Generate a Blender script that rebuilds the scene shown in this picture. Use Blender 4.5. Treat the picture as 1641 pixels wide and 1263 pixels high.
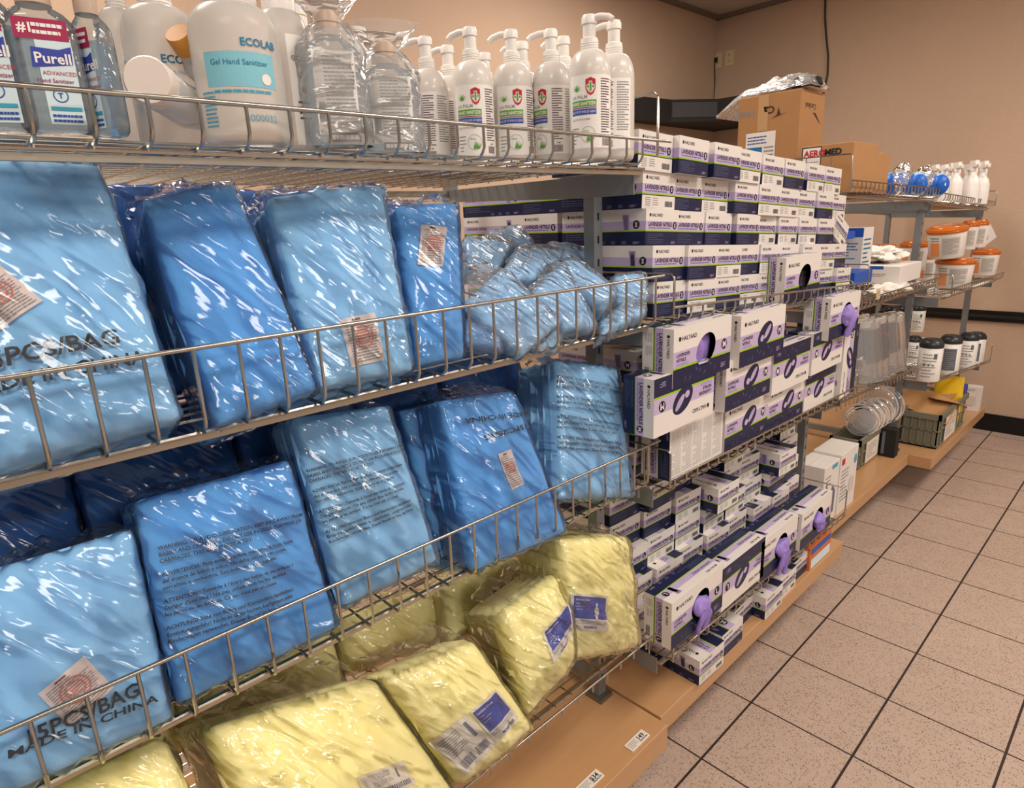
import bpy, math, random
import numpy as np
from mathutils import Vector, Matrix, noise
PI = math.pi
sc = bpy.context.scene
for o in list(bpy.data.objects): bpy.data.objects.remove(o)
COL = sc.collection
random.seed(7)

# ------------------------------------------------------------------ camera
YAW, PITCH, ROLL = math.radians(-46.94), math.radians(-15.31), math.radians(-2.64)
CAM = np.array([0.7481, -5.0352, 1.5280]); FPX, CX, CY = 1015.8, 822.7, 631.5
def cam_axes():
    ca, sa = math.cos(YAW), math.sin(YAW)
    F = np.array([sa*math.cos(PITCH), ca*math.cos(PITCH), math.sin(PITCH)])
    R0 = np.array([ca, -sa, 0.]); U0 = np.cross(R0, F)
    R = math.cos(ROLL)*R0 + math.sin(ROLL)*U0; U = -math.sin(ROLL)*R0 + math.cos(ROLL)*U0
    return R, U, F
RR, UU, FF = cam_axes()
cd = bpy.data.cameras.new('camera'); cam = bpy.data.objects.new('camera', cd); COL.objects.link(cam)
cd.sensor_width = 36; cd.sensor_fit = 'HORIZONTAL'; cd.lens = FPX/1641*36; cd.shift_x = -(CX-820.5)/1641; cd.clip_start = .02
M = Matrix.Identity(4)
for i in range(3): M[i][0] = RR[i]; M[i][1] = UU[i]; M[i][2] = -FF[i]; M[i][3] = CAM[i]
cam.matrix_world = M; sc.camera = cam
def onx(px, py, x):      # the point of the plane x = const seen at a pixel
    d = FF + RR*(px-CX)/FPX - UU*(py-CY)/FPX
    return CAM + d*(x-CAM[0])/d[0]
def ony(px, py, y):
    d = FF + RR*(px-CX)/FPX - UU*(py-CY)/FPX
    return CAM + d*(y-CAM[1])/d[1]

# ------------------------------------------------------------------ world and lights
sc.view_settings.view_transform = 'Standard'; sc.view_settings.look = 'None'
sc.view_settings.gamma = 1; sc.view_settings.use_curve_mapping = False; sc.view_settings.exposure = 0.0
w = bpy.data.worlds.new('room_air'); sc.world = w; w.use_nodes = True
w.node_tree.nodes['Background'].inputs[0].default_value = (1.0, .90, .82, 1); w.node_tree.nodes['Background'].inputs[1].default_value = .34
TROFFERS = [(1.35, -5.9), (1.35, -3.55), (1.35, -1.2), (-1.1, -4.7), (-1.1, -2.1), (3.2, -4.4), (3.2, -1.9)]
for i, (x, y) in enumerate(TROFFERS):
    ld = bpy.data.lights.new('ceiling_lamp_light', 'AREA'); ld.shape = 'RECTANGLE'; ld.size = .56; ld.size_y = 1.16
    ld.energy = 37; ld.color = (1.0, .91, .82)
    lo = bpy.data.objects.new('ceiling_lamp_light', ld); lo.location = (x, y, 2.985); COL.objects.link(lo)

# ------------------------------------------------------------------ materials
def lin(c):
    return tuple(((v/255)/12.92 if v/255 <= .04045 else (((v/255)+.055)/1.055)**2.4) for v in c)
MATS = {}
def mat(name, rgb, rough=.5, metal=0, spec=.5, noisy=0, nscale=30, bump=0, bscale=60, trans=0, ior=1.45, alpha=1, sheen=0, coat=0, sss=0, stretch=None):
    if name in MATS: return MATS[name]
    m = bpy.data.materials.new(name); m.use_nodes = True; nt = m.node_tree; b = nt.nodes['Principled BSDF']
    c = lin(rgb)
    b.inputs['Base Color'].default_value = (*c, 1); b.inputs['Roughness'].default_value = rough; b.inputs['Metallic'].default_value = metal
    b.inputs['Specular IOR Level'].default_value = spec; b.inputs['Transmission Weight'].default_value = trans; b.inputs['IOR'].default_value = ior
    b.inputs['Alpha'].default_value = alpha; b.inputs['Sheen Weight'].default_value = sheen; b.inputs['Coat Weight'].default_value = coat
    tc = nt.nodes.new('ShaderNodeTexCoord'); mp = nt.nodes.new('ShaderNodeMapping'); nt.links.new(tc.outputs['Object'], mp.inputs[0])
    if stretch: mp.inputs['Scale'].default_value = stretch
    nz = nt.nodes.new('ShaderNodeTexNoise'); nz.inputs['Scale'].default_value = nscale; nz.inputs['Detail'].default_value = 4
    nt.links.new(mp.outputs[0], nz.inputs['Vector'])
    mx = nt.nodes.new('ShaderNodeMix'); mx.data_type = 'RGBA'
    k = max(noisy, .03)
    mx.inputs['A'].default_value = (*[min(1, v*(1+k)) for v in c], 1); mx.inputs['B'].default_value = (*[v*(1-k) for v in c], 1)
    nt.links.new(nz.outputs['Fac'], mx.inputs['Factor']); nt.links.new(mx.outputs['Result'], b.inputs['Base Color'])
    if bump:
        n2 = nt.nodes.new('ShaderNodeTexNoise'); n2.inputs['Scale'].default_value = bscale; n2.inputs['Detail'].default_value = 5
        nt.links.new(mp.outputs[0], n2.inputs['Vector'])
        bp = nt.nodes.new('ShaderNodeBump'); bp.inputs['Strength'].default_value = bump; bp.inputs['Distance'].default_value = .01
        nt.links.new(n2.outputs['Fac'], bp.inputs['Height']); nt.links.new(bp.outputs[0], b.inputs['Normal'])
    MATS[name] = m; return m
mat('chrome', (178,174,166), .25, 1, noisy=.05)
mat('steel', (150,148,144), .4, 1, noisy=.06)
mat('grey_steel', (134,138,140), .36, .45, noisy=.1); mat('rail_steel', (186,176,160), .35, .9)
mat('card_white', (224,218,212), .45); mat('card_inner', (196,184,168), .8)
mat('lavender', (188,170,206), .45); mat('hand_print', (158,140,186), .5); mat('lime', (150,190,20), .45); mat('navy', (24,30,66), .4, spec=.4)
mat('ink', (22,22,30), .5); mat('ink_grey', (140,138,140), .6); mat('ink_purple', (118,100,160), .6); mat('ink_navy', (70,78,112), .5)
mat('glove', (150,126,202), .55, sss=.1, bump=.3, bscale=40)
mat('hole_shade', (34,20,16), .9)  # shade inside an opened carton, put into the colour of its inner walls
mat('gown_light', (138,194,236), .85, sheen=.3, noisy=.05, nscale=8, bump=.12, bscale=90)
mat('gown_blue', (88,164,230), .85, sheen=.3, noisy=.05, nscale=8, bump=.12, bscale=90)
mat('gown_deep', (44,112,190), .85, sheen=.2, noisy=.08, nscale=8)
mat('gown_yellow', (250,240,172), .9, sheen=.2, noisy=.04, nscale=12, bump=.1, bscale=140)
mat('paper', (225,216,206), .7); mat('tag_pink', (224,204,196), .7); mat('red_stamp', (205,110,95), .7)
mat('label_blue', (52,66,160), .4)
mat('wood', (190,146,102), .35, noisy=.09, nscale=9, stretch=(6,.5,6), coat=.2)
mat('cardboard', (178,132,86), .8, noisy=.05, nscale=20); mat('cardboard_dark', (150,106,64), .8)
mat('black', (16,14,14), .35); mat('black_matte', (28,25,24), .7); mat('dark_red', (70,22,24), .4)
mat('plastic_white', (236,232,226), .35, noisy=.02); mat('cap_taupe', (186,164,146), .4); mat('amber', (205,140,50), .3)
mat('ink_teal', (60,160,190), .5); mat('ink_red', (190,30,40), .5); mat('ink_magenta', (160,30,80), .5); mat('leaf_green', (90,160,50), .5)
mat('ink_blue', (40,80,165), .5); mat('ecolab_blue', (20,120,160), .5); mat('ink_plum', (90,50,70), .6)
mat('orange_lid', (214,112,30), .2, trans=.15, coat=.5); mat('orange_print', (226,140,80), .5)
mat('canister_black', (38,42,46), .35); mat('slate', (96,104,116), .5)
mat('crate', (120,118,100), .5, noisy=.06); mat('ivory', (214,196,150), .5); mat('cable', (50,44,40), .5)
mat('mask_blue', (20,98,200), .4, bump=.4, bscale=30); mat('box_blue', (34,86,180), .45); mat('box_orange', (206,110,50), .5); mat('yellow', (232,190,30), .5)
mat('tissue', (232,224,216), .8, bump=.6, bscale=50)

def nodes_mat(name):
    m = bpy.data.materials.new(name); m.use_nodes = True; m.node_tree.nodes.clear(); MATS[name] = m
    return m, m.node_tree
def film(name, haze=.02, tint=(.985,.985,.985), rough=.10, scale=5.5, strength=.85, gain=.9):
    m, nt = nodes_mat(name); N = nt.nodes; L = nt.links
    out = N.new('ShaderNodeOutputMaterial'); tc = N.new('ShaderNodeTexCoord'); mp = N.new('ShaderNodeMapping'); L.new(tc.outputs['Object'], mp.inputs[0])
    mp.vector_type = 'TEXTURE'; mp.inputs['Rotation'].default_value = (.75,.15,.2); mp.inputs['Scale'].default_value = (1.1,.30,1.0)
    nz = N.new('ShaderNodeTexNoise'); nz.inputs['Scale'].default_value = scale; nz.inputs['Detail'].default_value = 2.2; nz.inputs['Distortion'].default_value = .5
    L.new(mp.outputs[0], nz.inputs['Vector'])
    n3 = N.new('ShaderNodeTexNoise'); n3.inputs['Scale'].default_value = scale*4; n3.inputs['Detail'].default_value = 2; L.new(mp.outputs[0], n3.inputs['Vector'])
    rg = N.new('ShaderNodeMath'); rg.operation = 'SUBTRACT'; rg.inputs[1].default_value = .5; L.new(nz.outputs['Fac'], rg.inputs[0])
    ab = N.new('ShaderNodeMath'); ab.operation = 'ABSOLUTE'; L.new(rg.outputs[0], ab.inputs[0])
    ad = N.new('ShaderNodeMath'); ad.operation = 'MULTIPLY_ADD'; ad.inputs[1].default_value = .05; L.new(n3.outputs['Fac'], ad.inputs[0]); L.new(ab.outputs[0], ad.inputs[2])
    bp = N.new('ShaderNodeBump'); bp.inputs['Strength'].default_value = strength; bp.inputs['Distance'].default_value = .035; L.new(ad.outputs[0], bp.inputs['Height'])
    tr = N.new('ShaderNodeBsdfTransparent'); tr.inputs[0].default_value = (*tint, 1)
    gl = N.new('ShaderNodeBsdfGlossy'); gl.inputs['Roughness'].default_value = rough; gl.inputs[0].default_value = (1,1,1,1); L.new(bp.outputs[0], gl.inputs['Normal'])
    df = N.new('ShaderNodeBsdfDiffuse'); df.inputs[0].default_value = (.9,.9,.9,1)
    fr = N.new('ShaderNodeFresnel'); fr.inputs[0].default_value = 1.5; L.new(bp.outputs[0], fr.inputs['Normal'])
    mg = N.new('ShaderNodeMath'); mg.operation = 'MULTIPLY'; mg.inputs[1].default_value = gain; mg.use_clamp = True; L.new(fr.outputs[0], mg.inputs[0])
    m1 = N.new('ShaderNodeMixShader'); m1.inputs[0].default_value = haze; L.new(tr.outputs[0], m1.inputs[1]); L.new(df.outputs[0], m1.inputs[2])
    m2 = N.new('ShaderNodeMixShader'); L.new(mg.outputs[0], m2.inputs[0]); L.new(m1.outputs[0], m2.inputs[1]); L.new(gl.outputs[0], m2.inputs[2])
    L.new(m2.outputs[0], out.inputs[0]); return m
film('film'); film('film_small', haze=.03, scale=9, strength=.8, gain=1.0); film('film_crumple', haze=.07, scale=13, strength=.9, gain=1.3)
film('film_loose', haze=.11, scale=10, strength=.95, gain=1.2); film('film_frost', haze=.26, scale=12, strength=.9, gain=1.0, rough=.16); film('clear_hard', haze=.14, scale=3, strength=.15, gain=1.0, rough=.10, tint=(.93,.94,.95))
film('frosted', haze=.55, scale=3, strength=.05, gain=.8, rough=.25, tint=(.95,.95,.95))
film('gel', haze=.10, scale=20, strength=.12, gain=1.0, rough=.06, tint=(.86,.92,.96))
film('gel_liquid', haze=.18, scale=3, strength=.05, gain=.3, rough=.1, tint=(.62,.80,.92))

def wall_mat():
    m = mat('wall_paint', (196,168,144), .75, noisy=.04, nscale=5, bump=.25, bscale=160); return m
wall_mat(); mat('ceiling_tile', (196,184,170), .9, noisy=.05, nscale=60, bump=.4, bscale=120); mat('ceiling_grid', (120,108,96), .6)
# floor: speckled square tiles with dark joints
def floor_mat():
    m, nt = nodes_mat('floor_tile'); N = nt.nodes; L = nt.links
    out = N.new('ShaderNodeOutputMaterial'); b = N.new('ShaderNodeBsdfPrincipled'); L.new(b.outputs[0], out.inputs[0])
    tc = N.new('ShaderNodeTexCoord'); sp = N.new('ShaderNodeSeparateXYZ'); L.new(tc.outputs['Object'], sp.inputs[0])
    ds = []
    for ax in (0, 1):
        a = N.new('ShaderNodeMath'); a.operation = 'DIVIDE'; a.inputs[1].default_value = .3048; L.new(sp.outputs[ax], a.inputs[0])
        f = N.new('ShaderNodeMath'); f.operation = 'FRACT'; L.new(a.outputs[0], f.inputs[0])
        s = N.new('ShaderNodeMath'); s.operation = 'SUBTRACT'; s.inputs[1].default_value = .5; L.new(f.outputs[0], s.inputs[0])
        q = N.new('ShaderNodeMath'); q.operation = 'ABSOLUTE'; L.new(s.outputs[0], q.inputs[0])
        g = N.new('ShaderNodeMath'); g.operation = 'GREATER_THAN'; g.inputs[1].default_value = .5-(.011 if ax == 0 else .0088); L.new(q.outputs[0], g.inputs[0]); ds.append(g)
    mxm = N.new('ShaderNodeMath'); mxm.operation = 'MAXIMUM'; L.new(ds[0].outputs[0], mxm.inputs[0]); L.new(ds[1].outputs[0], mxm.inputs[1])
    def spk(scale, thr, v):
        vo = N.new('ShaderNodeTexVoronoi'); vo.inputs['Scale'].default_value = scale; L.new(tc.outputs['Object'], vo.inputs['Vector'])
        l = N.new('ShaderNodeMath'); l.operation = 'LESS_THAN'; l.inputs[1].default_value = thr; L.new(vo.outputs['Distance'], l.inputs[0])
        sx = N.new('ShaderNodeSeparateColor'); L.new(vo.outputs['Color'], sx.inputs[0])
        g = N.new('ShaderNodeMath'); g.operation = 'GREATER_THAN'; g.inputs[1].default_value = v; L.new(sx.outputs[0], g.inputs[0])
        mu = N.new('ShaderNodeMath'); mu.operation = 'MULTIPLY'; L.new(l.outputs[0], mu.inputs[0]); L.new(g.outputs[0], mu.inputs[1]); return mu
    s1, s2 = spk(150, .30, .45), spk(260, .30, .6)
    ad = N.new('ShaderNodeMath'); ad.operation = 'MAXIMUM'; L.new(s1.outputs[0], ad.inputs[0]); L.new(s2.outputs[0], ad.inputs[1])
    nz = N.new('ShaderNodeTexNoise'); nz.inputs['Scale'].default_value = 14; nz.inputs['Detail'].default_value = 8; L.new(tc.outputs['Object'], nz.inputs['Vector'])
    c0 = N.new('ShaderNodeMix'); c0.data_type = 'RGBA'; c0.inputs['A'].default_value = (*lin((198,176,160)), 1); c0.inputs['B'].default_value = (*lin((180,157,142)), 1); L.new(nz.outputs['Fac'], c0.inputs['Factor'])
    c1 = N.new('ShaderNodeMix'); c1.data_type = 'RGBA'; c1.inputs['B'].default_value = (*lin((128,108,96)), 1); L.new(ad.outputs[0], c1.inputs['Factor']); L.new(c0.outputs['Result'], c1.inputs['A'])
    c2 = N.new('ShaderNodeMix'); c2.data_type = 'RGBA'; c2.inputs['B'].default_value = (*lin((52,42,38)), 1); L.new(mxm.outputs[0], c2.inputs['Factor']); L.new(c1.outputs['Result'], c2.inputs['A'])
    L.new(c2.outputs['Result'], b.inputs['Base Color']); b.inputs['Roughness'].default_value = .45; b.inputs['Specular IOR Level'].default_value = .35
floor_mat()

# ------------------------------------------------------------------ mesh helpers
V3 = lambda *a: np.array(a, float)
def unit(v): v = np.asarray(v, float); return v/(np.linalg.norm(v)+1e-12)
_txt = {}
def text_geo(s, bold=0.0):
    k = (s, bold)
    if k not in _txt:
        c = bpy.data.curves.new('t', 'FONT'); c.body = s; c.size = 1; c.offset = bold; c.resolution_u = 2
        o = bpy.data.objects.new('t', c); COL.objects.link(o); dg = bpy.context.evaluated_depsgraph_get()
        me = bpy.data.meshes.new_from_object(o.evaluated_get(dg))
        v = np.array([tuple(q.co)[:2] for q in me.vertices]).reshape(-1, 2); f = [tuple(p.vertices) for p in me.polygons]
        bpy.data.objects.remove(o); bpy.data.meshes.remove(me); bpy.data.curves.remove(c)
        wd = v[:,0].max() if len(v) else 0
        _txt[k] = (v, f, wd)
    return _txt[k]
class MB:
    def __init__(s): s.v = []; s.f = []; s.m = []; s.mn = []; s.sm = []
    def mi(s, name):
        if name not in s.mn: s.mn.append(name)
        return s.mn.index(name)
    def add(s, vs, fs, m, smooth=False):
        o = len(s.v); s.v += [tuple(map(float, q)) for q in vs]; i = s.mi(m)
        for f in fs: s.f.append([o+k for k in f]); s.m.append(i); s.sm.append(smooth)
    def quad(s, a, b, c, d, m): s.add([a, b, c, d], [(0,1,2,3)], m)
    def box(s, lo, hi, m, R=None, off=(0,0,0)):
        x0,y0,z0 = lo; x1,y1,z1 = hi
        vs = [(x0,y0,z0),(x1,y0,z0),(x1,y1,z0),(x0,y1,z0),(x0,y0,z1),(x1,y0,z1),(x1,y1,z1),(x0,y1,z1)]
        if R is not None: vs = [np.asarray(R) @ np.array(q)+np.array(off) for q in vs]
        s.add(vs, [(0,3,2,1),(4,5,6,7),(0,1,5,4),(1,2,6,5),(2,3,7,6),(3,0,4,7)], m)
    def tube(s, pts, r, m, n=8, closed=False):
        P = [np.array(p, float) for p in pts]; rings = []; up = None
        for i, p in enumerate(P):
            a = P[i-1] if (i or closed) else p; b = P[(i+1) % len(P)] if (i < len(P)-1 or closed) else p
            t = unit(b-a)
            if up is None: up = V3(0,0,1) if abs(t[2]) < .9 else V3(1,0,0)
            x = unit(np.cross(up, t)); y = np.cross(t, x); up = y
            rings.append([p+r*(math.cos(2*PI*k/n)*x+math.sin(2*PI*k/n)*y) for k in range(n)])
        vs = [q for R_ in rings for q in R_]; fs = []
        for i in range(len(P) if closed else len(P)-1):
            j = (i+1) % len(P)
            for k in range(n): fs.append((i*n+k, i*n+(k+1) % n, j*n+(k+1) % n, j*n+k))
        if not closed: fs += [tuple(range(n))[::-1], tuple((len(P)-1)*n+k for k in range(n))]
        s.add(vs, fs, m, True)
    def loft(s, prof, m, n=28, ex=2.0, cap=True, c=(0,0), R=None, off=(0,0,0)):
        """prof: (z, rx, ry); superellipse sections"""
        vs = []
        for z, rx, ry in prof:
            for k in range(n):
                a = 2*PI*k/n; ca, sa = math.cos(a), math.sin(a)
                vs.append((c[0]+rx*math.copysign(abs(ca)**(2/ex), ca), c[1]+ry*math.copysign(abs(sa)**(2/ex), sa), z))
        if R is not None: vs = [np.asarray(R) @ np.array(q)+np.array(off) for q in vs]
        fs = []
        for i in range(len(prof)-1):
            for k in range(n): fs.append((i*n+k, i*n+(k+1) % n, (i+1)*n+(k+1) % n, (i+1)*n+k))
        if cap: fs += [tuple(range(n))[::-1], tuple((len(prof)-1)*n+k for k in range(n))]
        s.add(vs, fs, m, True)
    def text(s, st, size, fn, m, x=0, y=0, align='l', bold=0.0, width=None, flip=False):
        v, f, wd = text_geo(st, bold)
        if not len(v): return
        sx = size if width is None else width/max(wd, 1e-6)
        x0 = x-(0 if align == 'l' else wd*sx*(.5 if align == 'c' else 1))
        vs = [fn(x0+a*sx, y+b*size) for a, b in v]
        s.add(vs, f, m)
    def rect(s, fn, x0, y0, x1, y1, m, nx=1, ny=1):
        vs = [fn(x0+(x1-x0)*i/nx, y0+(y1-y0)*j/ny) for j in range(ny+1) for i in range(nx+1)]
        s.add(vs, [(j*(nx+1)+i, j*(nx+1)+i+1, (j+1)*(nx+1)+i+1, (j+1)*(nx+1)+i) for j in range(ny) for i in range(nx)], m)
    def disc(s, fn, x, y, rx, ry, m, n=20, rot=0):
        vs = []
        for k in range(n):
            a = 2*PI*k/n; u, w_ = rx*math.cos(a), ry*math.sin(a)
            vs.append(fn(x+u*math.cos(rot)-w_*math.sin(rot), y+u*math.sin(rot)+w_*math.cos(rot)))
        s.add(vs, [tuple(range(n))], m)
    def poly(s, fn, pts, m): s.add([fn(*p) for p in pts], [tuple(range(len(pts)))], m)
    def ring(s, fn, x, y, r, t, m, n=28):
        vs = [fn(x+q*math.cos(2*PI*k/n), y+q*math.sin(2*PI*k/n)) for q in (r, r-t) for k in range(n)]
        s.add(vs, [(k, (k+1) % n, n+(k+1) % n, n+k) for k in range(n)], m)
    def barcode(s, fn, x0, y0, x1, y1, m, seed=0):
        rd = random.Random(seed); x = x0
        while x < x1:
            q = rd.uniform(.006, .03)*(x1-x0); s.rect(fn, x, y0, min(x+q, x1), y1, m); x += q+rd.uniform(.012, .03)*(x1-x0)
    def lines(s, fn, x0, y0, x1, y1, n, m, seed=0, th=.35):
        rd = random.Random(seed); h = (y1-y0)/n
        for i in range(n):
            y = y1-(i+.8)*h; x = x0; xe = x0+(x1-x0)*rd.choice([1,1,.96,.9,.6])
            while x < xe-1e-6:
                q = rd.uniform(.08, .2)*(x1-x0); s.rect(fn, x, y, min(x+q, xe), y+h*th, m); x += q+.02*(x1-x0)
    def mesh(s, name):
        me = bpy.data.meshes.new(name); me.from_pydata(s.v, [], s.f)
        for q in s.mn: me.materials.append(MATS[q])
        me.polygons.foreach_set('material_index', s.m); me.polygons.foreach_set('use_smooth', s.sm); me.update()
        if any(s.sm): me.set_sharp_from_angle(angle=math.radians(48))
        return me
    def build(s, name, parent=None):
        o = bpy.data.objects.new(name, s.mesh(name)); COL.objects.link(o)
        if parent is not None: o.parent = parent
        return o
def plane_fn(O, ux, uy, off=0.0):
    O = np.array(O, float); ux = np.array(ux, float); uy = np.array(uy, float); n = np.cross(ux, uy)*off
    return lambda x, y: O+ux*x+uy*y+n
def tag(o, label, cat, group=None, kind=None):
    if label: o['label'] = label
    if cat: o['category'] = cat
    if group: o['group'] = group
    if kind: o['kind'] = kind
    return o
def thing(name, label, cat, loc=(0,0,0), group=None, rot=None):
    o = bpy.data.objects.new(name, None); COL.objects.link(o); o.location = loc; o.empty_display_size = .05
    if rot: o.rotation_euler = rot
    return tag(o, label, cat, group)
def copy_tree(o, parent=None):
    c = o.copy(); COL.objects.link(c); c.parent = parent
    for ch in o.children: copy_tree(ch, c)
    return c
ORD = ['first','second','third','fourth','fifth','sixth','seventh','eighth','ninth','tenth','eleventh','twelfth']

# ------------------------------------------------------------------ room
def struct(name, mb): o = mb.build(name); o['kind'] = 'structure'; return o
LX, BY, CZ, RX, FY = -2.17, .11, 3.02, 5.0, -8.5
b = MB(); b.box((LX-.1, FY, -.1), (RX, BY+.1, 0), 'floor_tile'); struct('floor', b)
b = MB(); b.box((LX-.1, FY, 0), (LX, BY, CZ), 'wall_paint'); struct('wall_left', b)
b = MB(); b.box((LX-.1, BY, 0), (RX, BY+.1, CZ), 'wall_paint'); struct('wall_back', b)
b = MB(); b.box((LX-.1, FY, CZ), (RX, BY+.1, CZ+.05), 'ceiling_tile')
for i in range(8): b.box((LX+.61*i*1.0, FY, CZ-.004), (LX+.61*i+.025, BY, CZ), 'ceiling_grid')
for i in range(7): b.box((LX, BY-.02-1.22*i, CZ-.004), (RX, BY-1.22*i, CZ), 'ceiling_grid')
b.box((LX, BY-.03, CZ-.03), (RX, BY, CZ), 'ceiling_grid'); b.box((LX, FY, CZ-.03), (LX+.03, BY, CZ), 'ceiling_grid')
struct('ceiling', b)
DX = .21
b = MB(); b.box((LX, BY-.012, 0), (DX, BY, .118), 'black'); struct('baseboard_back', b)
b = MB(); b.box((LX, FY, 0), (LX+.012, BY-.012, .118), 'black'); struct('baseboard_left', b)
b = MB(); b.box((LX, BY-.02, .745), (DX, BY, .815), 'black'); b.box((LX, BY-.032, .77), (DX, BY-.02, .79), 'black_matte'); struct('trim_1', b)
b = MB(); b.box((DX, BY-.03, 0), (DX+.09, BY, 2.1), 'dark_red'); b.box((DX+.09, BY-.03, 2.02), (DX+1.0, BY, 2.1), 'dark_red'); b.box((DX+1.0, BY-.03, 0), (DX+1.09, BY, 2.1), 'dark_red')
b.box((DX+.09, BY-.012, 0), (DX+1.0, BY, 2.02), 'cardboard_dark'); b.loft([(0,.02,.02),(.03,.02,.02),(.045,.028,.028),(.07,.02,.02)], 'steel', R=[[1,0,0],[0,0,-1],[0,1,0]], off=(DX+.18, BY-.012, 1.0)); struct('door_1', b)
# ceiling lamps (their light is set at the top)
words = ['over the aisle nearest the camera','over the middle of the aisle','over the aisle by the far wall','behind the gown shelves','behind the glove shelves','at the open side near the camera','at the open side near the door']
for (x, y), wd in zip(TROFFERS, words):
    t = thing('ceiling_lamp', 'flat white rectangular ceiling lamp '+wd, 'lamp', (x, y, CZ), 'ceiling lamps')
    b = MB()
    for s_ in (-1, 1): b.box((s_*.305-.012, -.61, -.03), (s_*.305+.012, .61, 0), 'plastic_white'); b.box((-.305, s_*.6-.012, -.03), (.305, s_*.6+.012, 0), 'plastic_white')
    b.build('frame', t)
    b = MB(); b.box((-.29, -.59, -.012), (.29, .59, -.004), 'plastic_white'); b.build('diffuser', t)

# ------------------------------------------------------------------ shelving
def wire_shelf(y0, y1, z0, z1, xf, xb, lip, label, group=None, guardL=0, guardR=0, rr=.0023, cord_n=None, step=.0497, yoff=0, long_step=.032, plate=.05, over=0.0):
    t = thing('wire_shelf', label, 'shelf', ((xf+xb)/2, (y0+y1)/2, (z0+z1)/2), group); inv = -np.array(t.location)
    Z = lambda y: z0+(z1-z0)*(y-y0)/(y1-y0)
    def P(x, y, dz=0): return V3(x, y, Z(y)+dz)+inv
    b = MB(); b.tube([P(xf, y0, lip), P(xf, y1+over, lip)], rr*1.25, 'chrome', 8)
    if lip > .03:
        pass
    y = y0+.02+yoff
    while y < y1:
        low = -.004
        if lip > .012: b.tube([P(xf, y, lip), P(xf, y, .010), P(xf-.004, y, .003), P(xf-.012, y, low), P(xf-.05, y, low)], rr, 'chrome', 6)
        else: b.tube([P(xf-.003, y, .0), P(xf-.003, y, -.018)], rr, 'chrome', 6)
        y += step
    b.tube([P(xf-.03, y0, -.009), P(xf-.03, y1, -.009)], rr*1.1, 'chrome', 6)
    b.build('front_lip', t)
    b = MB(); x = xf-.05
    while x > xb:
        b.tube([P(x, y0, .002), P(x, y1, .002)], rr*.8, 'chrome', 5); x -= long_step
    y = y0+.02+yoff
    while y < y1: b.tube([P(xf-.02, y, -.004), P(xb, y, -.004)], rr*.8, 'chrome', 5); y += step
    b.build('wire_deck', t)
    b = MB()
    for (xa, xc, h) in ((xf-.034, xf-.044, .0075), (xb, xb+.012, .015)):
        vs = [P(xa, y0, -.013), P(xa, y1, -.013), P(xc, y1, -.013), P(xc, y0, -.013), P(xa, y0, -.013-h), P(xa, y1, -.013-h), P(xc, y1, -.013-h), P(xc, y0, -.013-h)]
        b.add(vs, [(0,1,2,3),(7,6,5,4),(0,4,5,1),(1,5,6,2),(2,6,7,3),(3,7,4,0)], 'rail_steel')
    for ya, yb in ((y0+.004, y0+.008), (y1-.008, y1-.004)):
        vs = []
        for yy in (ya, yb): vs += [P(xf-.05, yy, -.012), P(xf-.05, yy, -.012-plate*.9), P(-.19, yy, -.012-plate*.9), P(xb, yy, -.012-plate*.6), P(xb, yy, -.012)]
        b.add(vs, [(0,1,2,3,4),(9,8,7,6,5)]+[(i, 5+i, 5+(i+1) % 5, (i+1) % 5) for i in range(5)], 'grey_steel')
    b.build('support_bracket', t)
    for gh, yy in ((guardL, y0), (guardR, y1)):
        if not gh: continue
        b = MB(); b.tube([P(xf, yy, lip*.3), P(xf, yy, gh-.008), P(xf-.008, yy, gh), P(xb, yy, gh)], rr*1.1, 'chrome', 6)
        x = xf-.07
        while x > xb: b.tube([P(x, yy, -.004), P(x, yy, gh)], rr, 'chrome', 6); x -= .085
        b.build('end_guard', t)
    return t
XB = -.66
wire_shelf(-5.2, -3.925, 1.624, 1.624, 0, XB, .040, 'top wire shelf carrying the sanitizer bottles, nearest the camera', guardL=0, guardR=.125, yoff=.013, over=.045)
wire_shelf(-5.2, -3.895, 1.312, 1.308, 0, XB, .096, 'wire basket shelf with tall lip holding the upper row of blue gown packs', yoff=.0135)
wire_shelf(-5.2, -3.90, .963, .950, 0, XB, .094, 'wire basket shelf with tall lip holding the lower row of blue gown packs', yoff=.0-.006)
wire_shelf(-5.2, -3.90, .545, .545, 0, XB, .004, 'lowest wire shelf, under the yellow gown packs', plate=.02)
wire_shelf(-3.855, -2.66, 1.303, 1.240, 0, XB, .030, 'wire shelf under the stack of size S glove boxes', step=.05, guardL=.10, guardR=.09)
wire_shelf(-3.855, -2.66, .905, .878, 0, XB, .028, 'wire shelf under the size M glove boxes', step=.05, guardL=.10, guardR=.07)
wire_shelf(-3.855, -2.72, .445, .415, 0.02, XB, .028, 'wire shelf under the front-facing size L glove boxes', step=.05, guardL=.09, guardR=.12)
wire_shelf(-2.62, -1.46, 1.575, 1.545, -.1, -.70, .035, 'wire shelf carrying the cardboard cartons and blue face masks', step=.045, guardL=.12)
wire_shelf(-2.62, -1.46, 1.160, 1.150, -.06, XB, .030, 'wire shelf carrying the white tissue packs and blue boxes', step=.045, guardL=.11)
wire_shelf(-2.62, -1.46, .80, .745, -.08, XB, .012, 'wire shelf under the clear face shields', step=.045, guardL=.08)
wire_shelf(-1.42, -.30, 1.530, 1.478, -.1, -.66, .03, 'wire shelf carrying the white spray bottles', step=.045, guardR=.09)
wire_shelf(-1.42, -.22, 1.085, 1.06, -.02, XB, .035, 'wire shelf under the orange-lidded tubs', step=.045, guardL=.1)
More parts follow.
